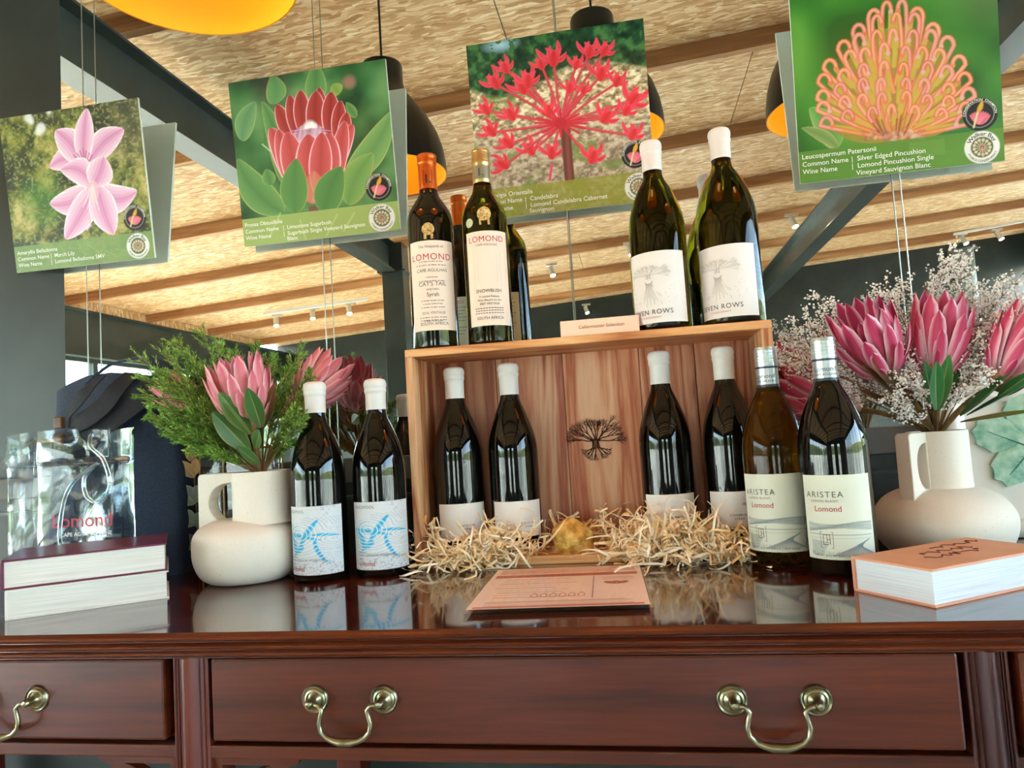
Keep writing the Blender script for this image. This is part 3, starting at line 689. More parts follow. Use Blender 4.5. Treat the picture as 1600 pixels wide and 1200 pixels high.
# --- two Seven Rows bottles on the box
M_WAXG = mat('pale_grey_wax', '#dbd9d6', 0.36)
tree_me = None
for i, (x, y, px0, lab) in enumerate(((0.0545, 1.140, 1019, 'broad olive white-wine bottle with grey label, left of the pair on the box'), (0.1625, 1.145, 1127, 'broad olive white-wine bottle with grey label at the right end of the box'))):
    H = .309 if i == 0 else .317; R = .0445 if i == 0 else .047
    b = bottle('wine_bottle', (x, y, zb), H, R, M_OLIVE, lab, G1, burgundy, face_cam(x, y) - .30)
    wax(H, L=.050).build('wax_capsule', M_WAXG, b, smooth=True)
    lb = label_patch(R + .0004, 0.12, .100, .0105, .121).build('label', M_PAPER, b, smooth=True)
    fr = cyl(R + .0008, -0.08)
    letter('lettering', M_INK, lb, [('SEVEN ROWS', -.002, .0240, .0105, 'CENTER', .006, 1.15)], fr)
    letter('red_lettering', M_RED, lb, [('CHARDONNAY', -.002, .0180, .0042, 'CENTER', 0, 1.2)], fr)
    t = tree_strokes(9, 0, 0, 1.0, 0, roots=False, wk=.55); mb = MB(); k = .060
    mb.add([fr(v[0] * k - .002, .0835 + v[2] * k * .60) for v in t.v], t.f)
    rr = random.Random(12)
    for q in range(34):
        a = math.radians(-168 + 156 * q / 33); L = .036 * (1 + .35 * abs(math.cos(a))) * rr.uniform(.6, 1.0); p0 = (-.002 + math.cos(a) * .006, .076 + math.sin(a) * .004); p1 = (p0[0] + math.cos(a) * L, p0[1] + math.sin(a) * L)
        nx, nz = -math.sin(a) * .00030, math.cos(a) * .00030
        mb.add([fr(p0[0] + nx, p0[1] + nz), fr(p0[0] - nx, p0[1] - nz), fr(p1[0] - nx, p1[1] - nz), fr(p1[0] + nx, p1[1] + nz)], [(0, 1, 2, 3)])
    mb.build('vine_drawing', M_INKL, lb)
# --- four bottles standing in the box
for i, (x, name, sub, turn, lab) in enumerate(((-0.2945, "CAT'S TAIL", 'SYRAH', 0.10, 'dark wax-topped Syrah bottle nearest the left wall of the box'), (-0.202, "CAT'S TAIL", 'SYRAH', 0.36, 'dark wax-topped Syrah bottle beside the gold stone in the box'),
                                         (0.0425, 'CONEBUSH', 'SYRAH', 0.10, 'dark wax-topped bottle right of the tree emblem, deep in wood wool'), (0.141, 'CONEBUSH', 'SYRAH', 0.02, 'dark wax-topped bottle nearest the right wall of the box'))):
    y = 1.152; H = .3045; R = .0405
    b = bottle('wine_bottle', (x, y, BT + .0004), H, R, M_REDGLASS, lab, G1, burgundy, face_cam(x, y))
    wax(H, L=.052).build('wax_capsule', M_WAX, b, smooth=True)
    lb = label_patch(R + .0004, 0.06, .090, .026, .082).build('label', M_PAPER, b, smooth=True); fr = cyl(R + .0008, 0.12 + turn)
    letter('lettering', M_INK, lb, [(name, 0, .0455, .0050, 'CENTER', .01, 1.1), (sub, 0, .0405, .0042, 'CENTER', .01, 1.2)], fr)
    mb = MB()
    for q in (0, .003, .0055):
        for a0, a1, z0, z1 in ((-.007 + q, .007 - q, .072 - q * .6, .0722 - q * .6), (-.007 + q, .007 - q, .053, .0532), (-.007 + q, -.0068 + q, .053, .072 - q * .6), (.0068 - q, .007 - q, .053, .072 - q * .6)): mb.add([fr(a0, z0), fr(a1, z0), fr(a1, z1), fr(a0, z1)], [(0, 1, 2, 3)])
    mb.build('embossed_emblem', M_INKL, lb)
# --- two Rockpool bottles at the left
pr = Print(150, 190, '#d5d9de')
cxs, cys = 0.62, 0.60
W = pr.noise(4, 4, 3, 2)
d = np.hypot((pr.U - .30) * 1.0, (pr.Y - .52) * 1.25); d2 = np.hypot((pr.U - .86) * .9, (pr.Y - .62) * 1.9)
fld = np.minimum(d, d2 + .06) + W * .05
rings = (np.sin(fld * 120) > .55) & (pr.V > .16 + .1 * (pr.U < .35)) & (pr.V < .84)
pr.blend(rings * .75, '#b4bcc4')
for b0, t0, w0, bd in (((.02, .40), (.66, .50), .045, -.02), ((.62, .20), (.30, .66), .055, .03), ((.40, .58), (.18, .72), .065, .01), ((.08, .42), (.20, .72), .06, -.07), ((.56, .46), (.78, .86), .042, .06), ((.50, .42), (.95, .46), .035, -.02)):
    pr.petal(b0, t0, w0 * .85, bd, '#2aa2d4', '#6ac4e6', fat=.6)
dc = np.hypot(pr.U - .36, (pr.Y - .60) * 1.0)
pr.blend(((np.sin(dc * 130) > .3) & (dc < .30) & (dc > .10) & (pr.U < .34) & (pr.Y < .86)) * .6, '#5cbce2')
pr.blend(((np.sin(fld * 85) > .75) & (pr.V > .25) & (pr.V < .84)) * .9, '#d9e6ee')
nz = pr.noise(40, 50, 8, 2)
pr.blend(((nz > .58) & (pr.V > .87 - .10 * np.exp(-((pr.U - .62) / .22) ** 2))) * .55, '#8f959e')
pr.blend(((nz > .55) & (pr.V < .16 * np.exp(-((pr.U - .72) / .13) ** 2) - .01)) * .4, '#9aa0aa')
for i, (x, y, turn, lab) in enumerate(((-0.488, 1.034, -.38, 'dark bottle with blue ripple label standing against the pale jug'), (-0.3995, 1.061, -.04, 'dark bottle with blue ripple label standing against the wine box'))):
    H, R = .300, .0412; b = bottle('wine_bottle', (x, y, 0), H, R, M_REDGLASS, lab, G1, burgundy, face_cam(x, y))
    wax(H, L=.048).build('wax_capsule', M_WAX, b, smooth=True)
    w = .104; z0, z1 = .012, .1125; Rl = R + .0004; ph = turn
    me = pr.grid_mesh('label', lambda U, V: (Rl * np.sin(ph + (U - .5) * w / Rl), -Rl * np.cos(ph + (U - .5) * w / Rl), z1 - V * (z1 - z0)))
    lb = link('label', me, M_PRINT, b); fr = cyl(R + .0008, ph)
    letter('lettering', M_INK, lb, [('ROCKPOOL', -.044, .1030, .0060, 'LEFT', .005, 1.15), ('CINSAULT', -.040, .0370, .0038, 'LEFT'), ('SYRAH, GRENACHE, MOURVEDRE', -.040, .0325, .0040, 'LEFT'), ('2022', -.040, .0265, .0048, 'LEFT')], fr)
    letter('red_lettering', M_RED, lb, [('Lomond', -.040, .0185, .0088, 'LEFT', .01)], fr)
# --- two Aristea bottles at the right
pa = Print(150, 160, '#d9dccb')
g = '#77848a'
rr = random.Random(2)
for k in range(9):
    y0 = .56 + k * .010; pts = [(.06 + .1 * q, y0 + .035 * math.sin(q * .55 + k * .25) * (1 - q / 12) + .012 * q / 9 + rr.uniform(-.004, .004)) for q in range(10)]; pa.line(pts, .009, g, .8)
pa.line([(.06, .70), (.95, .715)], .009, g, .9); pa.line([(.05, .745), (.95, .752)], .005, g, .6)
for k in range(17):
    x1 = .40 + k * .037; pa.line([(.90 - k * .012, .765 + k * .004), (x1, .95)], .010, g, .9)
for k in range(10): pa.line([(.10, .78 + k * .018), (.36 - k * .012, .80 + k * .016)], .009, g, .8)
for k in range(60): pa.disc((.08 + .45 * rr.random(), .90 + .06 * rr.random()), .006, g, .6)
for i, (x, y, turn, gl, lab) in enumerate(((0.1865, 1.047, -.50, M_AMBER, 'amber bottle with silver cap and vineyard label, touching the box'), (0.2475, 0.981, -.26, M_REDGLASS, 'dark bottle with silver cap and vineyard label, beside the peach book'))):
    H, R = .300, .0425; b = bottle('wine_bottle', (x, y, 0), H, R, gl, lab, G1, burgundy, face_cam(x, y))
    screwcap(b, .301, .063, M_CAPSIL)
    for z0, z1 in ((.2445, .2475), (.2705, .2735)): label_patch(.0156, 0, .0965, z0, z1, 36).build('cap_band', M_NAVYINK, b, smooth=True)
    letter('cap_lettering', M_NAVYINK, b, [('Lomond', 0, .2570, .0088, 'CENTER', .003), ('CAPE AGULHAS', 0, .2515, .0042, 'CENTER', 0.01)], cyl(.0154, turn + .25))
    w = .092; z0, z1 = .022, .126; Rl = R + .0004; ph = turn + .25
    me = pa.grid_mesh('label', lambda U, V: (Rl * np.sin(ph + (U - .5) * w / Rl), -Rl * np.cos(ph + (U - .5) * w / Rl), z1 - V * (z1 - z0)))
    lb = link('label', me, M_PRINT, b); fr = cyl(R + .0008, ph)
    letter('lettering', M_INK, lb, [('ARISTEA', -.016, .0985, .0105, 'CENTER', .002, 1.25), ('CHENIN BLANC', -.016, .0925, .0042, 'CENTER', 0, 1.2), ('ORIGIN SOUTH AFRICA | 2023 Vintage', .0, .0255, .0042)], fr)
    letter('red_lettering', M_RED, lb, [('Lomond', -.012, .0810, .0100, 'CENTER', .002)], fr)
    mb = MB(); c0 = -.016
    for a0, a1, q0, q1 in ((-.008, .008, .0360, .0366), (-.008, .008, .0554, .0560), (-.008, -.0074, .036, .056), (.0074, .008, .036, .056), (-.0045, -.0037, .040, .052), (-.0045, .002, .040, .0408), (0, .0045, .046, .0468), (0, .0008, .043, .053), (-.0045, .0045, .052, .0528), (.0037, .0045, .0405, .053)): mb.add([fr(c0 + a0, q0), fr(c0 + a1, q0), fr(c0 + a1, q1), fr(c0 + a0, q1)], [(0, 1, 2, 3)])
    mb.build('emblem', mat('brown_ink_%d' % i, '#7a5a48', 0.6), lb)
# ------------------------------------------------------------------ hanging flower posters
M_POSTER = vcol_mat('poster_print', 0.32, spec=0.4)
M_PBACK = mat('grey_green_board_back', '#e0e6da', 0.5)
M_WTEXT = mat('white_lettering', '#eef0ea', 0.5)
M_BTEXT = mat('dark_lettering', '#2a2a28', 0.5)
M_BLOCK = wood('brown_wood_block', '#7a4a22', '#9a6232', '#ad733d', 'z', 1, 0.5)
M_WIRE = mat('steel_wire', '#a8a89e', 0.35, metal=0.8)
PW, PH = 0.310, 0.307
G = 300
def badges(p, c1, c2, r):
    # black round badge with a pink protea and a yellow bird; the white round one with a green centre is lettered
    p.disc(c1, r, '#1c1b1a'); p.disc(c1, r * .80, '#d8d2c4'); p.disc(c1, r * .78, '#1c1b1a')
    for k in range(9):
        a = -1.05 + 2.1 * k / 8; p.petal((c1[0] + r * .02, c1[1] + r * .62), (c1[0] + r * .68 * math.sin(a), c1[1] + r * .62 - r * .86 * math.cos(a * .75)), r * .13, 0, '#d2506a', '#e8889a', fat=.7)
    p.line([(c1[0] - r * .34, c1[1] + r * .8), (c1[0] - r * .12, c1[1] - r * .2), (c1[0] + r * .02, c1[1] - r * .6)], r * .11, '#e0cf9a')
    p.petal((c1[0] - r * .14, c1[1] - r * .12), (c1[0] + r * .12, c1[1] - r * .86), r * .15, r * .04, '#d9a838', '#c99a30')
    p.disc(c2, r, '#e6e8e4'); p.disc(c2, r * .64, '#53683f')
    rb = random.Random(7)
    for k in range(13):
        a = 2 * math.pi * k / 13; q = (c2[0] + r * .46 * math.cos(a), c2[1] + r * .46 * math.sin(a)); p.line([c2, q], r * .05, '#c9b49a'); p.disc(q, r * .09, '#d8c6ac')
    p.disc(c2, r * .12, '#a03a40'); p.line([c2, (c2[0] + r * .06, c2[1] + r * .58)], r * .07, '#c9a58a')
def art_lily():
    p = Print(G, G, '#2c3620', affine((0, 155), (893, 10), (1025, 1080), (130, 1180)))
    n = p.noise(6, 6, 1, 3); n2 = p.noise(18, 14, 2, 3); n3 = p.noise(60, 70, 5, 2)
    p.fill(n * .6 + n2 * .4, [(.28, '#2c3424'), (.42, '#4a5630'), (.50, '#76803c'), (.58, '#a09a52'), (.70, '#c4b878')])
    p.blend(np.clip((p.U - .62) * 3, 0, .75) * np.clip((.5 - p.V) * 4, 0, 1), '#4a4d44'); p.blend(np.clip((n3 - .62) * 5, 0, .35), '#c0bd86')
    p.blend(np.clip((.40 - n3) * 4, 0, .3), '#1e2618'); p.blend(np.clip(1 - np.hypot(p.U - .25, p.V - .55) * 5, 0, .5), '#4c8a3c')
    for q in ((195, 140, 26), (215, 165, 18), (280, 210, 30), (262, 235, 20), (330, 105, 14)): p.disc(q[:2], q[2], '#e6ebec', .85, 6)
    r = random.Random(4)
    for k in range(46):
        x, y = r.uniform(60, 1000), r.uniform(480, 960); a = r.uniform(-.9, .9) + (1.57 if r.random() < .4 else 0); L = r.uniform(40, 130)
        p.line([(x, y), (x + math.cos(a) * L, y + math.sin(a) * L * .8), (x + math.cos(a + .3) * L * 1.6, y + math.sin(a + .3) * L * 1.4)], r.uniform(3, 7), r.choice(['#a5793f', '#bfae80', '#8a6a3c', '#7d9050', '#5d7a3e']), .7, True)
    D, E_, RM = '#d68cbe', '#f2d8ec', '#faf0f8'
    def P(b, t, w, bend=0): p.petal(b, t, w * 1.10, bend, D, E_, RM, fat=.66, peak=.92, vein=.07)
    P((600, 430), (735, 520), 45, -10); P((560, 440), (340, 470), 62, 34); P((545, 440), (375, 225), 78, 22); P((600, 440), (812, 225), 70, -26); P((560, 450), (575, 85), 58, -8); P((575, 420), (505, 560), 60, 10)
    for k in range(7): p.line([(575, 470), (495 + k * 20, 350 + abs(k - 3) * 14)], 6, '#b04a86', .9)
    P((620, 600), (345, 720), 75, -40); P((640, 600), (905, 635), 76, 60); P((640, 590), (450, 955), 76, -10); P((650, 590), (760, 920), 80, 12); P((620, 600), (415, 485), 70, 46); P((625, 600), (690, 405), 78, 10)
    p.petal((622, 560), (625, 720), 42, 0, '#f2c9b8', '#eab4d4', alpha=.7)
    for k in range(9): p.line([(622, 590), (545 + k * 15, 700 + (k * 37) % 60)], 5, '#f4dcea', .9)
    p.line([(600, 780), (612, 860), (590, 890)], 10, '#f3bcd2')
    p.rect(0, .832, 1, 1, '#7c9a5c', .88); r = random.Random(3)
    for k in range(8): p.line([(350 + k * 60, 1010 + r.uniform(-40, 30)), (430 + k * 60, 1100 + r.uniform(-90, 30))], 4, '#a3b884', .4)
    badges(p, (893, 808), (918, 994), 72); return p, [('Amaryllis Belladonna', .02, .886), ('Common Name', .02, .926), ('Wine Name', .02, .966), ('|  March Lily', .262, .926), ('|  Lomond Belladonna SMV', .262, .966)]
def art_protea():
    p = Print(G, G, '#3f6a3c', affine((28, 180), (963, 25), (1066, 1055), (148, 1162)))
    n = p.noise(4, 4, 11, 3); p.fill(n, [(.25, '#22452a'), (.45, '#3b6a3c'), (.6, '#558450'), (.8, '#7aa068')])
    p.blend(np.clip(1 - np.hypot(p.U - .28, p.V - .10) * 6, 0, .7), '#4a4440')
    def leaf(b, t, w, bend=0, c1='#4f8048', c2='#6d9a5a', rim='#b8b468'): p.petal(b, t, w, bend, c1, c2, rim, fat=.7, rimw=.07)
    leaf((560, 300), (560, 60), 62); leaf((310, 300), (300, 120), 60, 20, '#5a8a58'); leaf((380, 780), (240, 280), 62, 30); leaf((120, 520), (200, 280), 60, -20, '#5d8a5c', '#77a070'); leaf((745, 760), (1010, 340), 80, 30, '#5d8d50', '#7aa565'); leaf((380, 960), (90, 630), 92, -40); leaf((700, 240), (655, 185), 42, 0, '#7f9a4a', '#93a858', '#c8b060'); leaf((800, 380), (740, 290), 26, 0)
    leaf((760, 900), (900, 590), 84, -24, '#64904c', '#7fa65c', '#cf9a4c'); leaf((300, 790), (270, 690), 40, 0)
    p.disc((755, 170), 34, '#a8786a', .9, 10)
    p.line([(245, 540), (340, 620), (560, 880), (620, 892)], 7, '#cfe0c8', .7)
    Dk, Lt, RM = '#a83a3a', '#c9575a', '#f0c6d4'
    def q(b, t, w, bend=0, a=Dk, c=Lt): p.petal(b, t, w, bend, a, c, RM, fat=.55, peak=1.15, rimw=.14)
    for b, t, w in (((440, 560), (330, 300), 46), ((460, 520), (405, 245), 44), ((490, 500), (470, 215), 50), ((600, 500), (580, 200), 44), ((560, 520), (562, 222), 58), ((650, 520), (650, 228), 54), ((690, 540), (705, 280), 44), ((720, 560), (745, 350), 40)): q(b, t, w, 0, '#97302f', '#b84a42')
    p.petal((520, 620), (545, 405), 120, 0, '#f0e0f0', '#b06a90', fat=.6, vein=.25); p.disc((530, 440), 36, '#eef2f4', .9, 8)
    for k in range(40): a = k / 40 * math.pi; p.line([(535, 445), (535 + 120 * math.cos(a) * (1 if k % 2 else .8), 450 + 120 * math.sin(a))], 4, '#d8b4d0' if k % 2 else '#8c4a6c', .7)
    for b, t, w, bd in (((430, 820), (292, 440), 66, 22), ((400, 780), (340, 450), 50, 8), ((640, 820), (780, 420), 62, -20), ((690, 800), (735, 400), 50, -6), ((460, 850), (395, 465), 74, 6), ((660, 840), (640, 470), 76, -8), ((540, 880), (520, 480), 88, 4), ((590, 880), (600, 470), 70, 0)): q(b, t, w, bd, '#b24444', '#cf6266')
    p.petal((555, 900), (560, 700), 80, 0, '#c98a70', '#c86464', alpha=.8); p.rect(.44, .80, .53, .86, '#7a4a48', .9)
    leaf((450, 960), (450, 625), 84, -10, '#4f8046', '#5f8f50', '#a8b060'); leaf((620, 960), (720, 670), 88, -16, '#4a7c42', '#5a8a4c', '#a8b060')
    p.rect(0, .832, 1, 1, '#9fb568', .86)
    for a, b in (((480, 1000), (520, 1130)), ((700, 960), (640, 1090)), ((800, 950), (740, 1060)), ((360, 960), (300, 1100))): p.line([a, b], 10, '#c2cf92', .45)
    badges(p, (940, 793), (962, 976), 76); return p, [('Protea Obtusifolia', .015, .880), ('Common Name', .015, .920), ('Wine Name', .015, .960), ('|  Limestone Sugarbush', .262, .920), ('|  Sugarbush Single Vineyard Sauvignon', .262, .957), ('Blanc', .283, .990)]
def art_candelabra():
    p = Print(G, G, '#a89c7c', affine((15, 178), (1040, 5), (1106, 1088), (75, 1219)))
    n = p.noise(40, 60, 21, 3); n2 = p.noise(8, 8, 22, 3)
    p.fill(n, [(.25, '#6d6048'), (.42, '#a0906a'), (.55, '#c9bb96'), (.75, '#efe6cc')])
    p.blend(np.clip((p.V - .42) * 2.2, 0, .45), '#8c7c78'); p.blend(np.clip((n2 - .56) * 7, 0, .75) * (p.V > .3), '#6f8a44')
    edge = .27 + .06 * np.sin(p.U * 7) + .03 * (n2 - .5) - .06 * (p.U > .6) * (p.U - .6); tm = np.clip((edge - p.V) * 30, 0, 1)
    t = p.noise(26, 26, 23, 3); p.blend(tm, p.ramp(t, [(.25, '#0f2a1c'), (.5, '#1f4a2c'), (.75, '#4a7a44')]))
    p.blend(np.clip(1 - np.hypot((p.U - .20) * 1.0, (p.V - .025) * 2.4) * 8, 0, 1) * (t < .56), '#a9d4e0')
    r = random.Random(8)
    for k in range(150):
        x, y = r.uniform(40, 1090), r.uniform(560, 1000); a = r.uniform(0, 3.14); L = r.uniform(20, 60)
        p.line([(x, y), (x + math.cos(a) * L, y + math.sin(a) * L)], 4, r.choice(['#f0e8d4', '#d8cdb4', '#584a40', '#84744e']), .6)
    C = (565, 630); S1, S2 = '#c42a3c', '#d8506a'
    p.line([(590, 640), (600, 800), (612, 960)], 58, '#6e3a34'); p.line([(596, 640), (612, 960)], 20, '#84483e')
    def bloom(q, a, sc=1.0):
        p.line([C, (C[0] * .45 + q[0] * .55 + 14 * math.cos(a * 3), C[1] * .45 + q[1] * .55), q], 15, S1, 1.0); p.line([C, (C[0] * .45 + q[0] * .55 + 14 * math.cos(a * 3), C[1] * .45 + q[1] * .55 - 3), q], 5, '#dd7080', .6)
        for k in range(6):
            b = a + (k - 2.5) * .38; L = sc * (88 + 20 * math.cos(k * 2.1)); t = (q[0] + math.cos(b) * L, q[1] + math.sin(b) * L)
            p.petal(q, t, 14 * sc, 14 * sc * (1 if k % 2 else -1), '#cf2a36' if k % 2 else '#dc3a4a', '#e8556a', fat=.6)
        p.petal((q[0] - math.cos(a) * 30 * sc, q[1] - math.sin(a) * 30 * sc), (q[0] + math.cos(a) * 50 * sc, q[1] + math.sin(a) * 50 * sc), 26 * sc, 0, '#c9262e', '#dd3c48', fat=.6)
    U = -math.pi / 2
    for x, y, a, s in ((530, 260, U, 1.2), (460, 290, U - .3, .8), (735, 220, U + .2, 1.0), (660, 290, U + .3, .8), (820, 210, U + .5, .9), (250, 310, U - .3, .9), (190, 400, U - .4, 1.05), (350, 430, U - .3, 1.1), (380, 390, U, 1.1), (620, 430, U + .1, .8), (800, 350, U + .2, 1.1), (890, 390, U + .4, .9), (700, 440, U + .2, .7), (130, 560, U - .5, .9), (280, 590, U - .5, 1.0), (970, 500, U + .7, 1.3), (940, 560, U + .5, .9), (820, 600, U + .6, 1.1), (160, 690, U - .7, 1.0), (260, 760, U - .8, 1.0), (390, 800, U - .4, 1.0), (510, 820, U + .05, 1.0), (230, 890, U - 1.1, 1.0), (745, 840, U + .3, 1.1), (975, 700, U + .4, 1.0), (500, 570, U - .1, 1.0)): bloom((x, y), a, s * .98)
    for k in range(16): a = 2 * math.pi * k / 16; p.line([C, (C[0] + 150 * math.cos(a), C[1] + 80 * math.sin(a))], 13, S1)
    p.disc(C, 34, '#b52834'); p.line([(510, 880), (495, 970)], 16, S2)
    p.rect(0, .832, 1, 1, '#92982c', .80)
    for k in range(50): x, y = r.uniform(150, 1080), r.uniform(960, 1160); p.line([(x, y), (x + r.uniform(-30, 30), y + r.uniform(10, 40))], 4, '#c3c478', .4)
    badges(p, (990, 808), (1008, 1000), 80); return p, [('Brunsvigia Orientalis', .02, .880), ('Common Name', .02, .920), ('Wine Name', .02, .960), ('|  Candelabra', .268, .920), ('|  Lomond Candelabra Cabernet', .268, .957), ('Sauvignon', .289, .990)]
def art_pincushion():
    p = Print(G, G, '#3f7d2c', affine((11, -173), (1304, -334), (1375, 972), (92, 1133)))
    n = p.noise(3, 3, 31, 2); p.fill(n, [(.25, '#2c5e22'), (.5, '#3f7f2c'), (.75, '#5c9a3c')]); p.blend(np.clip(1 - np.hypot(p.U - .95, p.V - .05) * 3.4, 0, .6), '#5f7f48')
    p.petal((330, 885), (150, 600), 88, 30, '#5c9a48', '#78b060', '#b9a878', fat=.7); p.petal((340, 885), (95, 740), 40, 20, '#6f8f4e', '#8aa060', '#cfa888')
    p.petal((850, 830), (1180, 760), 90, 20, '#2f6a34', '#3c7c3c')
    p.petal((690, 850), (690, 60), 430, 0, '#a8863c', '#8f8a3a', fat=.55, peak=.62, alpha=.85); p.disc((690, 480), 330, '#b48a4a', .45, 70)
    r = random.Random(6); B = (690, 830)
    rows = [(-90, 4, 150), (0, 5, 260), (100, 7, 350), (210, 8, 430), (325, 8, 480), (430, 8, 500), (530, 8, 495), (610, 7, 470)]
    for ri, (yy, cnt, half) in enumerate(rows):
        for k in range(cnt):
            t = (k + .5) / cnt * 2 - 1 + r.uniform(-.03, .03); x = 690 + half * t; y = yy + 95 * t * t + r.uniform(-14, 14); w = 34 + 34 * abs(t); h = 62
            dx = B[0] - x; dy = B[1] - y; L = math.hypot(dx, dy); fx, fy = dx / L, dy / L; ln = L * (.55 if ri < 4 else .86)
            o = 1 if t > 0 else -1
            col = r.choice(['#dd8058', '#e08c66', '#d9764c']); tip = r.choice(['#eaa68c', '#e8a596', '#dca0a8'])
            e = (x + fx * ln, y + fy * ln); W_ = w * 1.25
            arch = [(x - o * 16 + o * (W_ * .5) * (1 - math.cos(math.pi * q / 7)), y + 34 - 58 * math.sin(math.pi * q / 7)) for q in range(8)]
            leg = [(arch[-1][0] + (e[0] - arch[-1][0]) * q + o * 26 * math.sin(math.pi * q), arch[-1][1] + (e[1] - arch[-1][1]) * q) for q in (.2, .4, .6, .8, 1.0)]
            p.line([(x + fx * ln * .55, y + fy * ln * .55), (x - o * 14, y + 40)], 30, '#c2a848', .9)
            p.line(arch + leg, 33, '#a85f38', .55); p.line(arch + leg, 25, col, 1.0); p.line(arch + leg[:2], 12, tip, .9); p.line(leg[1:], 10, '#d8a652', .7)
            p.disc((x - o * 15, y + 40), 15, '#d9a8a4' if r.random() < .4 else col)
    for k in range(30): x = 690 + r.uniform(-150, 150); p.line([(x, 640 + r.uniform(0, 80)), (690 + (x - 690) * .55, 800)], 12, r.choice(['#a8782c', '#c9a44c', '#d08060', '#7a4a30']), .7)
    for k in range(60): p.disc((690 + r.uniform(-210, 210), 800 + r.uniform(-30, 30)), r.uniform(6, 16), r.choice(['#c9a8a0', '#8a4a48', '#a8745c', '#d8c0b0']), .6, 4)
    p.rect(0, .832, 1, 1, '#5c8a32', .90); p.rect(.55, .85, .72, .93, '#6f9a44', .5)
    badges(p, (1222, 662), (1238, 882), 108); return p, [('Leucospermum Patersonii', .015, .872), ('Common Name', .015, .912), ('Wine Name', .015, .952), ('|  Silver Edged Pincushion', .262, .912), ('|  Lomond Pincushion Single', .262, .950), ('Vineyard Sauvignon Blanc', .283, .988)]
PX = [(-1.055, 'pink march lily poster board hanging at the far left', art_lily), (-0.554, 'red sugarbush protea poster board hanging left of centre', art_protea), (-0.0935, 'red candelabra flower poster board hanging above the box', art_candelabra), (0.453, 'orange pincushion flower poster board hanging at the far right', art_pincushion)]
TILT = math.atan2(0.038, 0.305)
for i, (xc, lab, art) in enumerate(PX):
    s = empty('hanging_poster', (xc, 1.228, 0.587), 0, lab, 'poster', 'flower posters hanging in front of the mirror')
    ct, st = math.cos(TILT), math.sin(TILT)
    def fr3(x, h, off): return (x, -h * st - off * ct, h * ct - off * st)
    mb = MB().prism([(-PW / 2, 0), (PW / 2, 0), (PW / 2, PH), (-PW / 2, PH)], 0.005, lambda a, b, d: fr3(a, b, d - 0.005)); mb.build('board', M_PBACK, s, fixn=True)
    p, lines = art()
    me = p.grid_mesh('print', lambda U, V: ((U - .5) * PW, -(1 - V) * PH * st - .0003 * ct, (1 - V) * PH * ct - .0003 * st))
    pt = link('print', me, M_POSTER, s)
    fx = lambda x, y: fr3(x, y, .0006)
    letter('lettering', M_WTEXT, pt, [(t, (u - .5) * PW, (1 - v) * PH, .0110 if i != 1 else .0104, 'LEFT', .004) for t, u, v in lines], fx)
    A = p.aff; q = {0: ((893, 808), (918, 994), 72), 1: ((940, 793), (962, 976), 76), 2: ((990, 808), (1008, 1000), 80), 3: ((1222, 662), (1238, 882), 108)}[i]
    c1 = p.p(q[0]); c2 = p.p(q[1]); r = p.k(q[2]) * PW
    w1 = MB(); C1 = ((c1[0] - .5) * PW, (1 - c1[1] / p.asp) * PH); C2 = ((c2[0] - .5) * PW, (1 - c2[1] / p.asp) * PH)
    arc_text(w1, 'CONSERVATION  CHAMPION', r * .20, *C1, r * .83, math.pi / 2, True, fx, .01); w1.build('badge_lettering', M_WTEXT, pt)
    w2 = MB(); arc_text(w2, 'Walker Bay', r * .34, *C2, r * .70, math.pi / 2, True, fx, .01); arc_text(w2, 'FYNBOS CONSERVANCY', r * .19, *C2, r * .90, -math.pi / 2, False, fx, .012); w2.build('badge_lettering', M_BTEXT, pt)
    mb = MB().prism([(.045, .07), (.073, .07), (.073, .245), (.045, .245)], 0.019, lambda a, b, d: fr3(a, b, d - 0.0245)); mb.build("wood_block", M_BLOCK, s, fixn=True)
    wire = MB(); top = CEIL_Z + CEIL_S * xc + 0.14 - 0.587
    wire.tube([(0, .0045, (-.40, -.55, -.238, -.55)[i]), (0, .0045, 0), (0, .0045, .24), (0, .0045, top)], .0011, 6); wire.build('wire', M_WIRE, s)
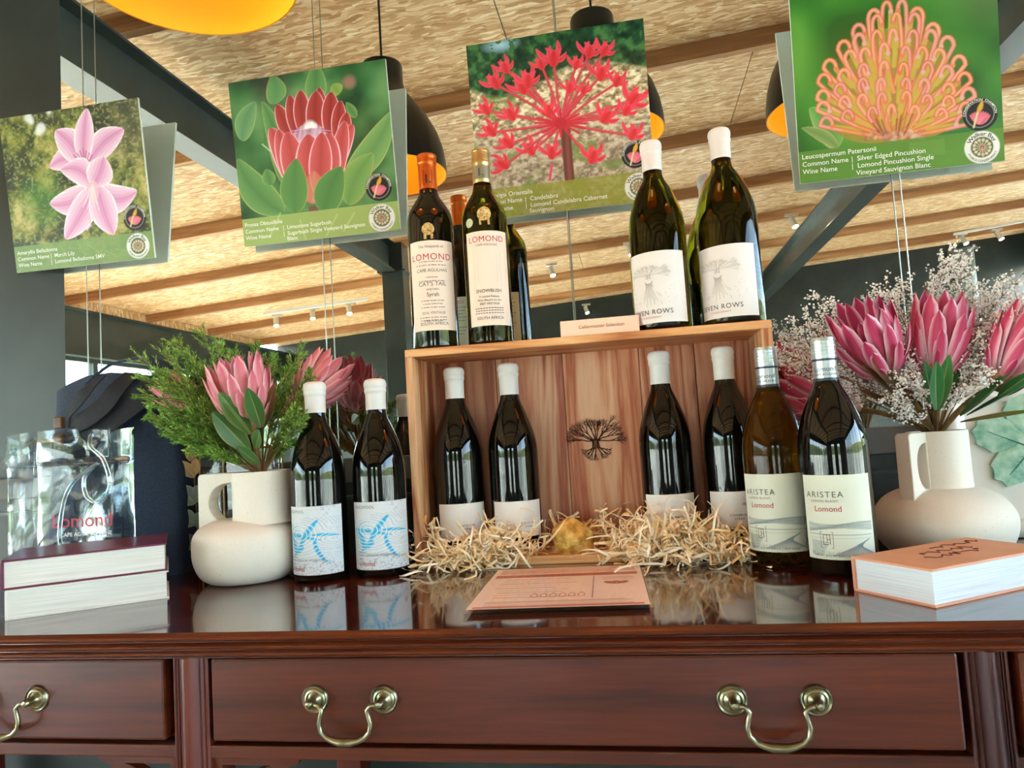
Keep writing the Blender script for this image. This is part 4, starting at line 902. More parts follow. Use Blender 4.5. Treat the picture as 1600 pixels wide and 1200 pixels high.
# ------------------------------------------------------------------ stoneware jugs
def speckle():
    m = mat('speckled_stoneware', '#e2d9cc', 0.55); N, L, b = nodes_of(m); n = tex_noise(m, 420, 1); r = ramp(m, n.outputs['Fac'], [(0.0, '#6e5c48'), (0.20, '#a08e78'), (0.24, '#e0d6c8'), (1.0, '#e6ddd0')])
    L.new(r.outputs['Color'], b.inputs['Base Color']); return m
M_STONE = speckle()
def jug(name, loc, body, neck, hdl, label, rz):
    s = empty(name, loc, 0, label, 'vase')
    MB().lathe(smooth_prof(body, 5), 64, cap=True).build('body', M_STONE, s, smooth=True, auto=1.2)
    nx, ny, nr, z0, z1 = neck
    pr = [(nr * 1.10, z0 - .006), (nr * 1.02, z0 + .002), (nr, z0 + .01), (nr, z1 - .002), (nr - .001, z1), (nr - .004, z1), (nr - .005, z1 - .003), (nr - .005, z0 + .01), (.002, z0 + .008)]
    MB().lathe(pr, 56, c=(nx, ny, 0), cap=False).build('neck', M_STONE, s, smooth=True, auto=0.9)
    # flat strap handle level with the rim, half-round hole against the neck
    L, ztop, zbot, th, hr, hw = hdl; dx, dy = math.cos(rz), math.sin(rz)
    outer = [(nr * .92, zbot), (nr * .92, ztop), (L - .006, ztop), (L - .0015, ztop - .002), (L, ztop - .006), (L + .0005, zbot + .02), (L, zbot)]
    hc = (nr + .001, ztop - .0155 - hr); hole = [(nr + .0006, hc[1] - hr)] + [(nr + .0006 + hw * math.cos(a) ** .8, hc[1] + hr * math.sin(a)) for a in np.linspace(-math.pi / 2 + .12, math.pi / 2 - .12, 16)] + [(nr + .0006, hc[1] + hr)]
    bm = bmesh.new(); P = lambda u, z, w: (nx + dx * u - dy * w, ny + dy * u + dx * w, z)
    vo = [bm.verts.new(P(u, z, -th / 2)) for u, z in outer]; vh = [bm.verts.new(P(u, z, -th / 2)) for u, z in hole]
    es = [bm.edges.new((q[i], q[(i + 1) % len(q)])) for q in (vo, vh) for i in range(len(q))]
    bmesh.ops.triangle_fill(bm, edges=es, use_beauty=True)
    r = bmesh.ops.extrude_face_region(bm, geom=list(bm.faces)); off = Vector((-dy, dx, 0)) * th; bmesh.ops.translate(bm, vec=off, verts=[g for g in r['geom'] if isinstance(g, bmesh.types.BMVert)])
    bmesh.ops.recalc_face_normals(bm, faces=bm.faces); me = bpy.data.meshes.new('handle'); bm.to_mesh(me); bm.free()
    o = link('handle', me, M_STONE, s); bv = o.modifiers.new('bevel', 'BEVEL'); bv.width = .0025; bv.segments = 3; bv.limit_method = 'ANGLE'
    return s
VL = (-0.612, 1.04, 0.0)
jug('stoneware_jug', VL, [(.045, 0), (.060, .003), (.073, .014), (.081, .034), (.0825, .055), (.0805, .072), (.072, .084), (.058, .0915), (.045, .095)], (.027, 0, .0445, .094, .1675), (.103, .1675, .055, .026, .031, .040), 'cream speckled jug with a half-round handle hole, holding green foliage', math.pi)
VR = (0.411, 1.09, 0.0)
jug('stoneware_jug', VR, [(.050, 0), (.068, .003), (.082, .018), (.0885, .040), (.086, .058), (.074, .076), (.056, .087), (.040, .091)], (.003, 0, .0385, .088, .169), (.072, .169, .045, .022, .031, .020), 'squat cream speckled jug holding pink proteas and white filler flowers', math.radians(214))

# ------------------------------------------------------------------ flowers and foliage
M_PETAL = vcol_mat('flower_bract', 0.5); M_LEAF = vcol_mat('leathery_leaf', 0.38); M_NEEDLE = vcol_mat('fine_foliage', 0.5)
M_STEM = noise_mat('brown_stem', [(0.3, '#5a3f22'), (0.7, '#8a6a3a')], 60, rough=0.7)
def mix3(a, b, t): return tuple(x * (1 - t) + y * t for x, y in zip(a, b))
def bract_mesh(name, base, mid, tip, edge, w=.15, bow=.10, tipin=.10):
    n = 8; v = []; f = []; c = []; cb, cm, ct, ce = lin(base), lin(mid), lin(tip), lin(edge)
    for i in range(n + 1):
        t = i / n; hw = w * (0.32 + 0.68 * math.sin(math.pi * min(1, t * .78 + .05)) ** 1.1) * (1 if t < .72 else math.sqrt(max(0, 1 - ((t - .72) / .28) ** 2.6))); hw = max(hw, .004)
        y = -bow * math.sin(math.pi * t * .9) + tipin * t * t
        col = mix3(cb, cm, min(1, t * 2.2)) if t < .45 else mix3(cm, ct, (t - .45) / .55)
        for k, s in enumerate((-1, -.5, 0, .5, 1)):
            v.append((s * hw, y + hw * .55 * s * s, t)); c.append(mix3(col, ce, .85 if abs(s) == 1 else 0))
    for i in range(n):
        for k in range(4): a = i * 5 + k; f.append((a, a + 1, a + 6, a + 5))
    mb = MB(); mb.add(v, f, c); me = mb.mesh(name, True); me.materials.append(M_PETAL); return me
def leaf_mesh(name, base, col, edge, w=.20, bend=.12):
    n = 9; v = []; f = []; c = []; cb, cc, ce = lin(base), lin(col), lin(edge); mr = mix3(cc, lin('#b8b060'), .55)
    for i in range(n + 1):
        t = i / n; hw = max(.006, w * math.sin(math.pi * (t * .93 + .05)) ** .8); y = bend * t * t
        for s in (-1, -.86, -.1, 0, .1, .86, 1): v.append((s * hw, y + abs(s) * hw * .28, t)); c.append(ce if abs(s) == 1 else (mr if s == 0 else mix3(cb, cc, t)))
    for i in range(n):
        for k in range(6): a = i * 7 + k; f.append((a, a + 1, a + 8, a + 7))
    mb = MB(); mb.add(v, f, c); me = mb.mesh(name, True); me.materials.append(M_LEAF); return me
BR_SALMON = [bract_mesh('bract', '#e3c3a4', '#dd8f92', '#cf5a74', '#f0c4c4', .102, .10, .12), bract_mesh('bract', '#d9b48e', '#d4747e', '#c24a66', '#ecb8bc', .088, .06, .05)]
BR_RED = [bract_mesh('bract', '#ecc0c0', '#d85a80', '#ad1c4a', '#f2ccd8', .112, .10, .12), bract_mesh('bract', '#e4aca8', '#c43c68', '#9c163e', '#ecb8c8', .098, .06, .05)]
BR_BASE = bract_mesh('scale_bract', '#8a5a3c', '#c08a62', '#cf9a80', '#b07850', .16, .12, .06)
LF_GREEN = [leaf_mesh('leaf', '#4e6a34', '#4f7440', '#a39a4c', .19, .10), leaf_mesh('leaf', '#46602e', '#3f6c38', '#8f8c44', .21, .18)]
LF_DARK = [leaf_mesh('leaf', '#2f5a30', '#2c6a38', '#6c8a48', .15, .12), leaf_mesh('leaf', '#3c5a2c', '#3a7a3c', '#88984c', .13, .06)]
LF_BROWN = leaf_mesh('leaf', '#5a4a30', '#7a4e34', '#a87c50', .13, .10)
def place(me, parent, p, d, nrm, sc, name):
    d = Vector(d).normalized(); nrm = Vector(nrm); nrm = nrm - d * nrm.dot(d)
    if nrm.length < 1e-4: nrm = d.orthogonal()
    nrm.normalize(); x = nrm.cross(d)
    mtx = Matrix((x, nrm, d)).transposed().to_4x4() @ Matrix.Diagonal((sc if isinstance(sc, tuple) else (sc, sc, sc)) + (1,)); mtx.translation = p
    o = bpy.data.objects.new(name, me); COL.objects.link(o); o.parent = parent; o.matrix_local = mtx; return o
def protea(p, axis, L, brs, leaves, label, seed, stem_to, opening=1.0):
    """p: base of the flower head"""
    r = random.Random(seed); s = empty('protea_flower', stem_to, 0, label, 'flower'); base = Vector(p) - Vector(stem_to); ax = Vector(axis).normalized()
    u = ax.orthogonal().normalized(); w = ax.cross(u)
    rings = [(7, 42, .50, .20, 1), (8, 35, .74, .18, 0), (9, 28, .94, .16, 0), (9, 21, 1.06, .13, 0), (7, 14, 1.02, .10, 1)]
    for ri, (n, tilt, ln, rad, v) in enumerate(rings):
        for k in range(n):
            a = 2 * math.pi * (k + .5 * (ri % 2)) / n + r.uniform(-.09, .09); t = math.radians(tilt * opening + r.uniform(-3, 3)); o = u * math.cos(a) + w * math.sin(a)
            d = ax * math.cos(t) + o * math.sin(t); q = base + o * rad * L * .75 + ax * L * .10 * (ri)*.3
            place(brs[v], s, q, d, -o, L * ln * r.uniform(.93, 1.05), 'bract')
    for k in range(8):
        a = 2 * math.pi * k / 8 + .2; o = u * math.cos(a) + w * math.sin(a); d = ax * .86 + o * .42; place(BR_BASE, s, base + o * L * .07 - ax * L * .10, d, -o, L * .36, 'scale_bract')
    # woolly centre
    mb = MB(); cl = [lin('#e8c6cc'), lin('#d8a0b0'), lin('#f0dcdc')]
    for k in range(160):
        a = r.uniform(0, 6.28); e = math.sqrt(r.random()) * .16 * L; o = u * math.cos(a) + w * math.sin(a); b0 = base + o * e * .6 + ax * L * .1; t0 = base + o * e * .9 + ax * L * (.62 + r.uniform(-.05, .05) - e / L); g = o.cross(ax) * .0012
        mb.add([b0 + g, b0 - g, t0], [(0, 1, 2)], r.choice(cl))
    c = mb.build('woolly_centre', M_PETAL, s); c['kind'] = 'stuff'
    n = 6; pts = [base * (i / n) + Vector((0, 0, .01 * math.sin(math.pi * i / n))) for i in range(n + 1)]; pts[-1] = base - ax * L * .02
    MB().tube(pts, [.004] * 6 + [.0065], 8).build('stem', M_STEM, s, smooth=True)
    for (lp, ld, ln, lm, nn) in leaves: place(lm, s, Vector(lp) - Vector(stem_to), Vector(ld), Vector(nn), ln, 'leaf')
    return s
def D(p0, p1): return tuple(Vector(p1) - Vector(p0))
def A(px, py, y): return at(px, py, y=y)
NKL = (VL[0] + .027, VL[1], .160); NKR = (VR[0] + .003, VR[1], .160)
camn = lambda: (0, -1, .15)
# left jug: main bloom, one at the left among the foliage, one at the back
def lv(a, b, ya, yb, me, n=(0, -1, .15)):
    p, q = A(*a, ya), A(*b, yb); return (p, q - p, (q - p).length, me, n)
protea(A(390, 668, 1.035), (-.06, -.25, .97), .102, BR_SALMON, [lv((392, 676), (343, 612), 1.01, .98, LF_GREEN[0], (.2, -1, .2)), lv((390, 678), (352, 624), 1.00, .965, LF_GREEN[0], (-.4, -1, .2)), lv((408, 668), (389, 604), 1.005, .985, LF_GREEN[1], (.3, -1, .1)), lv((390, 705), (335, 645), 1.02, 1.00, LF_GREEN[1], (.3, -1, .1)), lv((398, 700), (412, 668), 1.0, .975, LF_GREEN[1], (.1, -1, .1)), lv((405, 725), (365, 700), 1.02, .985, LF_GREEN[1], (.2, -.8, .6)), lv((412, 668), (430, 600), 1.04, 1.03, LF_BROWN, (.2, -1, .1))],
       'full salmon pink protea bloom at the front of the left jug', 1, NKL)
protea(A(318, 640, 1.09), (-.72, -.10, .50), .082, BR_SALMON, [], 'salmon protea half hidden in foliage at the left of the left jug', 2, NKL, .7)
protea(A(470, 630, 1.13), (.35, .75, .75), .100, BR_SALMON, [lv((455, 660), (500, 650), 1.12, 1.17, LF_GREEN[0]), ], 'salmon protea at the back of the left jug, seen in the mirror', 3, NKL)
# right jug
protea(A(1462, 588, 1.055), (.10, -.22, .97), .100, BR_RED, [lv((1466, 640), (1482, 553), 1.01, .985, LF_DARK[1], (-.15, -1, .1)), lv((1464, 640), (1456, 562), 1.0, .975, LF_DARK[0], (.2, -1, .1)), lv((1462, 640), (1438, 565), 1.03, 1.02, LF_DARK[0], (.3, -1, .1)), lv((1470, 640), (1497, 575), 1.05, 1.05, LF_DARK[0], (.5, -1, .1)), lv((1462, 640), (1440, 585), 1.05, 1.03, LF_DARK[0]), lv((1455, 575), (1420, 505), 1.07, 1.07, LF_BROWN), lv((1500, 650), (1595, 585), 1.05, .99, LF_DARK[0], (0, -.6, .8)), lv((1510, 650), (1620, 600), 1.05, .98, LF_DARK[1], (0, -.5, .9)), lv((1500, 660), (1625, 648), 1.06, .99, LF_DARK[1], (0, -.4, .9))],
       'crimson and pink protea bloom upright in the right jug', 4, NKR, .80)
protea(A(1385, 585, 1.05), (-.42, -.45, .80), .100, BR_RED, [lv((1400, 620), (1340, 575), 1.04, 1.0, LF_BROWN, (.2, -.8, .6)), lv((1410, 640), (1335, 615), 1.06, 1.03, LF_BROWN, (.2, -.7, .7)), lv((1400, 600), (1355, 560), 1.03, .99, LF_BROWN)], 'crimson protea bloom leaning left over the silver-capped bottles', 5, NKR)
protea(A(1560, 600, 1.03), (.50, -.25, .85), .098, BR_RED, [lv((1560, 620), (1620, 575), 1.02, .98, LF_DARK[0])], 'crimson protea bloom leaning right at the edge of the picture', 6, NKR)
protea(A(1335, 640, 1.15), (-.72, .45, .55), .105, BR_RED, [], 'deep red protea at the back of the right jug beside the caps', 7, NKR)

def needle_sprig(tip, seed, base=NKL, bush=1.0, dens=1.0):
    r = random.Random(seed); s = empty('foliage_sprig', base, 0, 'fine green needle-leaved foliage sprig fanning from the left jug', 'foliage', 'green foliage sprigs in the left jug')
    t = Vector(tip) - Vector(base); L = t.length; n = 12; side = t.cross(Vector((0, 1, 0))).normalized(); pts = []
    sag = Vector((r.uniform(-.01, .01), r.uniform(-.01, .01), .10 * L * r.uniform(.4, 1)))
    for i in range(n + 1): k = i / n; pts.append(t * k + sag * math.sin(math.pi * k))
    st = MB().tube(pts, [.0014 * (1 - .7 * i / n) for i in range(n + 1)], 5)
    nd = MB(); cols = [lin(c) for c in ('#56862c', '#6f9e38', '#8cb44a', '#a6c25e', '#5f8c34')]
    def needles(a, b, cnt, ln):
        d = (b - a)
        for i in range(cnt):
            q = a + d * (i / cnt); az = r.uniform(0, 6.28); dn = d.normalized(); o = dn.orthogonal().normalized(); o = Matrix.Rotation(az, 3, dn) @ o
            v = (dn * .75 + o * .65).normalized() * ln * r.uniform(.7, 1.2); g = v.cross(o + dn * .3).normalized() * ln * .11
            nd.add([q, q + v * .5 + g, q + v, q + v * .5 - g], [(0, 1, 2, 3)], r.choice(cols))
    for i in range(4, n): needles(pts[i], pts[i + 1], int(18 * dens), .0085)
    for i in range(4, n):
        for k in range(3):
            dn = (pts[i + 1] - pts[i]).normalized(); o = Matrix.Rotation(r.uniform(0, 6.28), 3, dn) @ dn.orthogonal().normalized(); ln = L * .17 * bush * (1.15 - .6 * i / n) * r.uniform(.6, 1.1)
            q = pts[i].lerp(pts[i + 1], r.random()); e = q + (dn * .8 + o * .5).normalized() * ln; st.tube([q, q.lerp(e, .5), e], [.0008, .0006, .0003], 4); needles(q.lerp(e, .12), e, int(26 * dens), .0075)
    st.build('stem', M_STEM, s); q = nd.build('needles', M_NEEDLE, s); q['kind'] = 'stuff'
for i, (px, py, y) in enumerate(((222, 612, 1.02), (232, 645, 1.00), (226, 565, 1.05), (258, 548, 1.06), (272, 530, 1.10), (318, 522, 1.08), (342, 535, 1.05), (366, 548, 1.12), (248, 668, 1.00), (283, 690, .99), (425, 556, 1.10), (452, 572, 1.08), (470, 545, 1.14), (478, 612, 1.04), (475, 655, 1.00), (300, 575, 1.08), (262, 588, 1.10), (295, 640, 1.00), (440, 610, 1.10), (330, 575, 1.11), (270, 640, 1.07), (312, 668, 1.03), (300, 612, 1.02), (462, 690, 1.02), (240, 628, 1.00), (252, 600, .99), (258, 655, .98), (266, 678, .98), (296, 705, .98), (326, 705, .985), (245, 580, 1.02), (282, 585, 1.00), (225, 590, 1.00), (290, 550, 1.06), (400, 540, 1.12), (460, 640, 1.00), (485, 580, 1.09))):
    needle_sprig(A(px, py, y), 40 + i)
M_FLORET = vcol_mat('tiny_florets', 0.6)
def filler_sprig(tip, seed, base=NKR, dens=1.0):
    r = random.Random(seed); s = empty('filler_flower_sprig', base, 0, 'airy sprig of tiny white filler flowers in the right jug', 'filler flower', 'white filler flower sprigs in the right jug')
    t = Vector(tip) - Vector(base); L = t.length; n = 12; sag = Vector((r.uniform(-.015, .015), r.uniform(-.02, .02), .08 * L)); pts = [t * (i / n) + sag * math.sin(math.pi * i / n) for i in range(n + 1)]
    st = MB().tube(pts, [.0012 * (1 - .75 * i / n) for i in range(n + 1)], 4); fl = MB(); cols = [lin(c) for c in ('#f0eeea', '#e2dfdc', '#e8e6e6', '#cfc6be', '#f6f5f2')]
    def fleur(q):
        z = r.uniform(.0011, .0021); c = r.choice(cols); o = [Vector((r.uniform(-1, 1), r.uniform(-1, 1), r.uniform(-1, 1))).normalized() for _ in range(2)]; a = o[0]; b = a.orthogonal().normalized(); e = a.cross(b)
        fl.add([q + a * z, q - a * z, q + b * z, q - b * z, q + e * z, q - e * z], [(0, 2, 4), (2, 1, 4), (1, 3, 4), (3, 0, 4), (2, 0, 5), (1, 2, 5), (3, 1, 5), (0, 3, 5)], c)
    for i in range(4, n + 1):
        for k in range(3 if i < n else 2):
            dn = (pts[min(i + 1, n)] - pts[i - 1]).normalized(); o = Matrix.Rotation(r.uniform(0, 6.28), 3, dn) @ dn.orthogonal().normalized(); ln = .052 * (1.2 - .75 * i / n) * r.uniform(.6, 1.2)
            q = pts[i]; e = q + (dn * .75 + o * .65).normalized() * ln; st.tube([q, q.lerp(e, .5) + o * .002, e], [.0006, .0004, .0002], 3)
            for h in range(int(15 * dens)):
                w = q.lerp(e, .2 + .8 * h / 14) + Vector((r.uniform(-1, 1), r.uniform(-1, 1), r.uniform(-1, 1))) * .0042; fleur(w)
    st.build('stem', M_STEM, s); q = fl.build('florets', M_FLORET, s); q['kind'] = 'stuff'
for i, (px, py, y) in enumerate(((1218, 552, 1.10), (1236, 528, 1.12), (1262, 500, 1.10), (1282, 468, 1.09), (1300, 520, 1.13), (1384, 452, 1.08), (1414, 448, 1.10), (1478, 412, 1.06), (1506, 420, 1.06), (1545, 470, 1.04), (1598, 428, 1.02), (1602, 462, 1.00), (1570, 510, 1.02), (1340, 560, 1.10), (1402, 560, 1.02), (1420, 590, 1.00), (1520, 540, 1.02), (1535, 580, 1.00), (1262, 560, 1.14), (1245, 590, 1.15), (1430, 540, 1.08), (1500, 470, 1.08), (1392, 625, 1.00), (1482, 396, 1.08), (1505, 404, 1.10), (1520, 445, 1.07), (1470, 440, 1.10), (1228, 560, 1.08), (1248, 505, 1.08), (1290, 488, 1.12), (1560, 455, 1.06), (1590, 480, 1.04), (1395, 470, 1.12), (1370, 490, 1.14))):
    filler_sprig(A(px, py, y), 90 + i)
# ------------------------------------------------------------------ wood wool and the gold stone in the box
M_WOOL = vcol_mat('wood_wool', 0.6)
def wool():
    r = random.Random(17); mb = MB(); cols = [lin(c) for c in ('#fbe8c4', '#f4d6a4', '#fff4dc', '#ecc488', '#fbecca', '#f2d09a')]
    def floor(p): return (BT + .001) if BY0 <= p.y and BX0 <= p.x <= BX1 else .001
    def curl(c, L, kap, w, az, el):
        n = 18; d = Vector((math.cos(az) * math.cos(el), math.sin(az) * math.cos(el), math.sin(el))); p = Vector(c); up = Vector((r.uniform(-1, 1), r.uniform(-1, 1), r.uniform(-.3, 1))).normalized(); ax = d.cross(up).normalized(); v = []; col = r.choice(cols)
        tw = r.uniform(-.25, .25); k2 = kap * r.uniform(.5, 1.3)
        for i in range(n + 1):
            g = ax * w / 2; q = p.copy(); q.y = min(q.y, BY1 - .016) if BX0 < q.x < BX1 else min(q.y, BY0 - .002 if q.y < BY0 else q.y)
            q.z = max(q.z, floor(q)); v += [q + g, q - g]
            d = (Matrix.Rotation((kap + (k2 - kap) * i / n) * L / n, 3, ax) @ d).normalized(); ax = (Matrix.Rotation(tw, 3, d) @ ax).normalized(); ax = (ax - d * ax.dot(d)).normalized(); p = p + d * L / n
            if p.z < floor(p): d.z = abs(d.z) * .4; d.normalize(); p.z = floor(p)
        for q in v: q.z = max(q.z, .0006)
        mb.add(v, [(2 * i, 2 * i + 1, 2 * i + 3, 2 * i + 2) for i in range(n)], col)
    piles = [(-.285, 1.09, .05, .024, .010, 110), (-.225, 1.088, .035, .022, .022, 150), (-.155, 1.12, .03, .03, .008, 50), (-.10, 1.165, .05, .02, .026, 90), (.005, 1.100, .055, .026, .022, 210), (.055, 1.092, .05, .026, .026, 230), (.105, 1.082, .045, .026, .012, 140), (.160, 1.095, .03, .024, .012, 90), (.0, 1.06, .07, .018, .004, 70), (-.29, 1.07, .04, .015, .004, 40), (.10, 1.055, .06, .015, .004, 40), (-.33, 1.12, .012, .02, .035, 40)]
    for x, y, sx, sy, h, n in piles:
        for k in range(n):
            cx, cy = r.gauss(x, sx * .55), r.gauss(y, sy * .6)
            if -.155 < cx < -.055 and 1.03 < cy < 1.142: continue
            e = math.exp(-((cx - x) / sx) ** 2); cx = min(max(cx, BX0 + .018), BX1 - .018) if cy > BY0 - .01 else cx
            curl((cx, cy, BT + abs(r.gauss(0, .5)) * h * e + r.random() * h), r.uniform(.035, .095), r.choice((-1, 1)) * r.choice((30, 60, 90, 130)) * r.uniform(.7, 1.2), r.uniform(.0018, .0038), r.uniform(0, 6.28), r.uniform(-.35, .3))
    for k in range(26):
        curl((r.uniform(-.33, -.20) if k % 3 == 0 else r.uniform(-.05, .16), r.uniform(1.03, 1.09), .006), r.uniform(.05, .11), r.uniform(-40, 40), .0028, r.uniform(-.5, 3.6), 0)
    # a few upright splinters
    for x, z, dx in ((-.075, .055, .03), (-.33, .06, -.004), (.135, .08, .004), (-.115, .045, -.02)): curl((x, 1.12, z), .045, 6, .002, 0 if dx > 0 else 3.14, .5)
    return mb
w = wool().build('wood_wool', M_WOOL, loc=(0, 0, 0)); tag(w, 'pale curly wood wool packed round the bottles in the box', 'wood wool', kind='stuff')
M_NUGGET = noise_mat('gold_painted_stone', [(0.3, '#8a6a2c'), (0.5, '#c9a04a'), (0.7, '#efcf84')], 70, 5, rough=0.5, metal=0.3, bmp=0.9)
bm = bmesh.new(); bmesh.ops.create_icosphere(bm, subdivisions=3, radius=1.0); rs = random.Random(5)
cuts = [(Vector((rs.uniform(-1, 1), rs.uniform(-1, 1), rs.uniform(-.6, 1))).normalized(), rs.uniform(.68, .86)) for _ in range(16)]
for v in bm.verts:
    for nrm, d in cuts:
        e = v.co.dot(nrm) - d
        if e > 0: v.co -= nrm * e
    v.co += Vector((rs.uniform(-1, 1), rs.uniform(-1, 1), rs.uniform(-1, 1))) * .022
    v.co = Vector((v.co.x * .040, v.co.y * .024, (v.co.z + .68) * .032))
me = bpy.data.meshes.new('gold_stone'); bm.to_mesh(me); bm.free()
p = at(899, 861, y=1.112); o = link('gold_stone', me, M_NUGGET, None, (p.x, 1.116, BT)); tag(o, 'rough gold-painted stone nestled in the wood wool', 'stone')

# ------------------------------------------------------------------ name card on the box
M_PEACH = mat('peach_card', '#f3cdb6', 0.55); M_PTEXT = mat('brown_card_ink', '#8a6a58', 0.6)
c = empty('name_card', (-.0455, 1.104, BH), 0, 'small folded peach name card standing on top of the box', 'card')
mb = MB().prism([(0, 0), (.0010, 0), (.0070, .0250), (.0130, 0), (.0140, 0), (.0074, .0272), (.0062, .0272)], .122, lambda a, b, d: (-.061 + d, a, b)); mb.build('folded_card', M_PEACH, c, fixn=True)
sl = math.atan2(.0062, .0272)
letter('lettering', M_PTEXT, c, [('Cellarmaster Selection', .003, .0125, .0078, 'CENTER', .004)], lambda x, z: (x, z * math.tan(sl) - .0004, z))

# ------------------------------------------------------------------ acrylic tasting card lying on the table
M_ACRYL = clear_mat('clear_acrylic', '#fbf8f5', .02, .02, .22)
pc = Print(190, 210, '#fff0e8'); r = random.Random(5); rd = '#b5503c'; li = '#b98a78'
pc.rect(.04, .02, .96, .16, '#d9a48c', .5); pc.rect(.03, .20, .97, .27, '#c0523c', .9)
for k in range(40): pc.rect(.05 + .023 * k, .215, .05 + .023 * k + r.uniform(.006, .015), .255, '#e08a70', .6)
for k in range(9): pc.rect(.08 + r.random() * .04, .33 + k * .055, .60 - r.random() * .2, .336 + k * .055, li, .8)
for k in range(5): pc.rect(.08, .86 + k * .02, .92 - .05 * r.random(), .868 + k * .02, li, .8)
pc.rect(.685, .30, .692, .83, '#8a3a30'); pc.rect(.03, .955, .97, .985, '#c8553c', .9)
for k in range(8): pc.rect(.72 + r.random() * .03, .33 + .012 * k, .95 - r.random() * .05, .335 + .012 * k, li, .6)
pc.petal((.76, .45), (.83, .52), .03, 0, rd, rd); pc.petal((.90, .45), (.83, .52), .03, 0, rd, rd); pc.disc((.83, .46), .022, rd)
for k in range(6):
    x = .33 + k * .055; pc.line([(x, .78), (x, .73), (x + .018, .69), (x + .036, .73), (x + .036, .78), (x, .78)], .006, rd, .9)
cw, cl = .212, .256; cc = empty('tasting_card', (-.1075, .925, 0), math.radians(2.6), 'clear acrylic holder with a peach printed tasting sheet lying flat', 'menu card')
tl = .008
fz = lambda y: .0065 - (y / cl) * .004
me = pc.grid_mesh('printed_sheet', lambda U, V: ((U - .5) * (cw - .006), (.5 - V) * (cl - .006), .0042 - (.5 - V) * .004)); link('printed_sheet', me, vcol_mat('peach_sheet', .5), cc)
mb = MB().prism([(-cl / 2, 0.0032), (-cl / 2, .0068), (cl / 2, .0028), (cl / 2, 0.0)], cw, lambda a, b, d: (-cw / 2 + d, a, b)); mb.build('acrylic_sleeve', M_ACRYL, cc, fixn=True)
MB().box(-cw / 2, cw / 2, -cl / 2 + .004, -cl / 2 + .010, 0, .0031).build('folded_foot', M_ACRYL, cc)

# ------------------------------------------------------------------ books
M_PAGES = noise_mat('book_pages', [(0.3, '#c9c3bb'), (0.5, '#dfdad3'), (0.7, '#ece8e2')], 30, 3, (0.3, 0.3, 40), rough=0.7)
M_PAGESB = noise_mat('white_book_pages', [(0.3, '#c9cdd6'), (0.5, '#dfe3ea'), (0.7, '#eceff4')], 30, 3, (0.3, 0.3, 40), rough=0.7)
def book(name, p, rz, w, d, h, cover, pages, label, group=None, spine='left', cw_=.0025, over=.003):
    """p: front-left bottom corner; page edges face the front (-y) and the right"""
    b = empty(name, p, rz, label, 'book', group)
    MB().box(0, w, 0, d, 0, cw_).build('back_cover', cover, b, bevel=.0006); MB().box(0, w, 0, d, h - cw_, h).build('front_cover', cover, b, bevel=.0006)
    if spine == 'left': MB().box(0, .003, 0, d, cw_, h - cw_).build('spine', cover, b); MB().box(.003, w - over, over, d - over, cw_, h - cw_).build('page_block', pages, b)
    else: MB().box(0, w, d - .003, d, cw_, h - cw_).build('spine', cover, b); MB().box(over, w - over, over, d - .003, cw_, h - cw_).build('page_block', pages, b)
    return b
a0 = math.atan2(.112, .155)
M_MAROON = noise_mat('maroon_cover', [(0.3, '#5e1f38'), (0.7, '#76304a')], 40, rough=0.3); M_IVORY = mat('ivory_cover', '#e4dfd6', 0.4)
book('hardback_book', (-.822, .809, 0), a0, .192, .140, .0385, M_IVORY, M_PAGES, 'thick ivory-covered book at the bottom of the left stack')
book('hardback_book', (-.826, .808, .0388), a0 - .012, .194, .140, .0385, M_MAROON, M_PAGES, 'thick maroon-covered book on top of the left stack')
M_CORAL = noise_mat('coral_cover', [(0.3, '#e09c7c'), (0.7, '#e8a98c')], 20, rough=0.45)
fx_ = Vector((.283, .789)); rz = math.atan2(.538, .843)
M_TAN = noise_mat('tan_cloth_cover', [(0.3, '#d29a72'), (0.7, '#dba680')], 20, rough=0.55)
pb = book('hardback_book', (.283, .789, 0), rz, .195, .100, .0385, M_CORAL, M_PAGESB, 'coral hardback with dark lettering lying beside the right jug', spine='back')
# spine faces left in the picture: rotate pages so that it sits on the short side
for o in list(pb.children): bpy.data.objects.remove(o)
MB().box(0, .195, 0, .100, 0, .0025).build('back_cover', M_CORAL, pb, bevel=.0006); MB().box(0, .195, 0, .100, .036, .0385).build('front_cover', M_CORAL, pb, bevel=.0006)
MB().box(0, .195, .097, .100, .0025, .036).build('spine', M_CORAL, pb); MB().box(.003, .192, .003, .097, .0025, .036).build('page_block', M_PAGESB, pb)
M_DK = mat('dark_script', '#5a2a2c', 0.6); mb = MB(); rs = random.Random(8)
for row, (x0, x1, y0) in enumerate(((.05, .135, .040), (.06, .14, .058), (.10, .18, .078))):
    x = x0; pts = []
    while x < x1:
        pts.append((x + rs.uniform(-.002, .002), y0 + rs.uniform(-.007, .007), .0388)); x += .0042
    mb.tube(pts, .0006, 4)
mb.build('cover_script', M_DK, pb); MB().box(.0012, .1938, .0012, .0988, .0385, .03862).build('cover_cloth', M_TAN, pb)

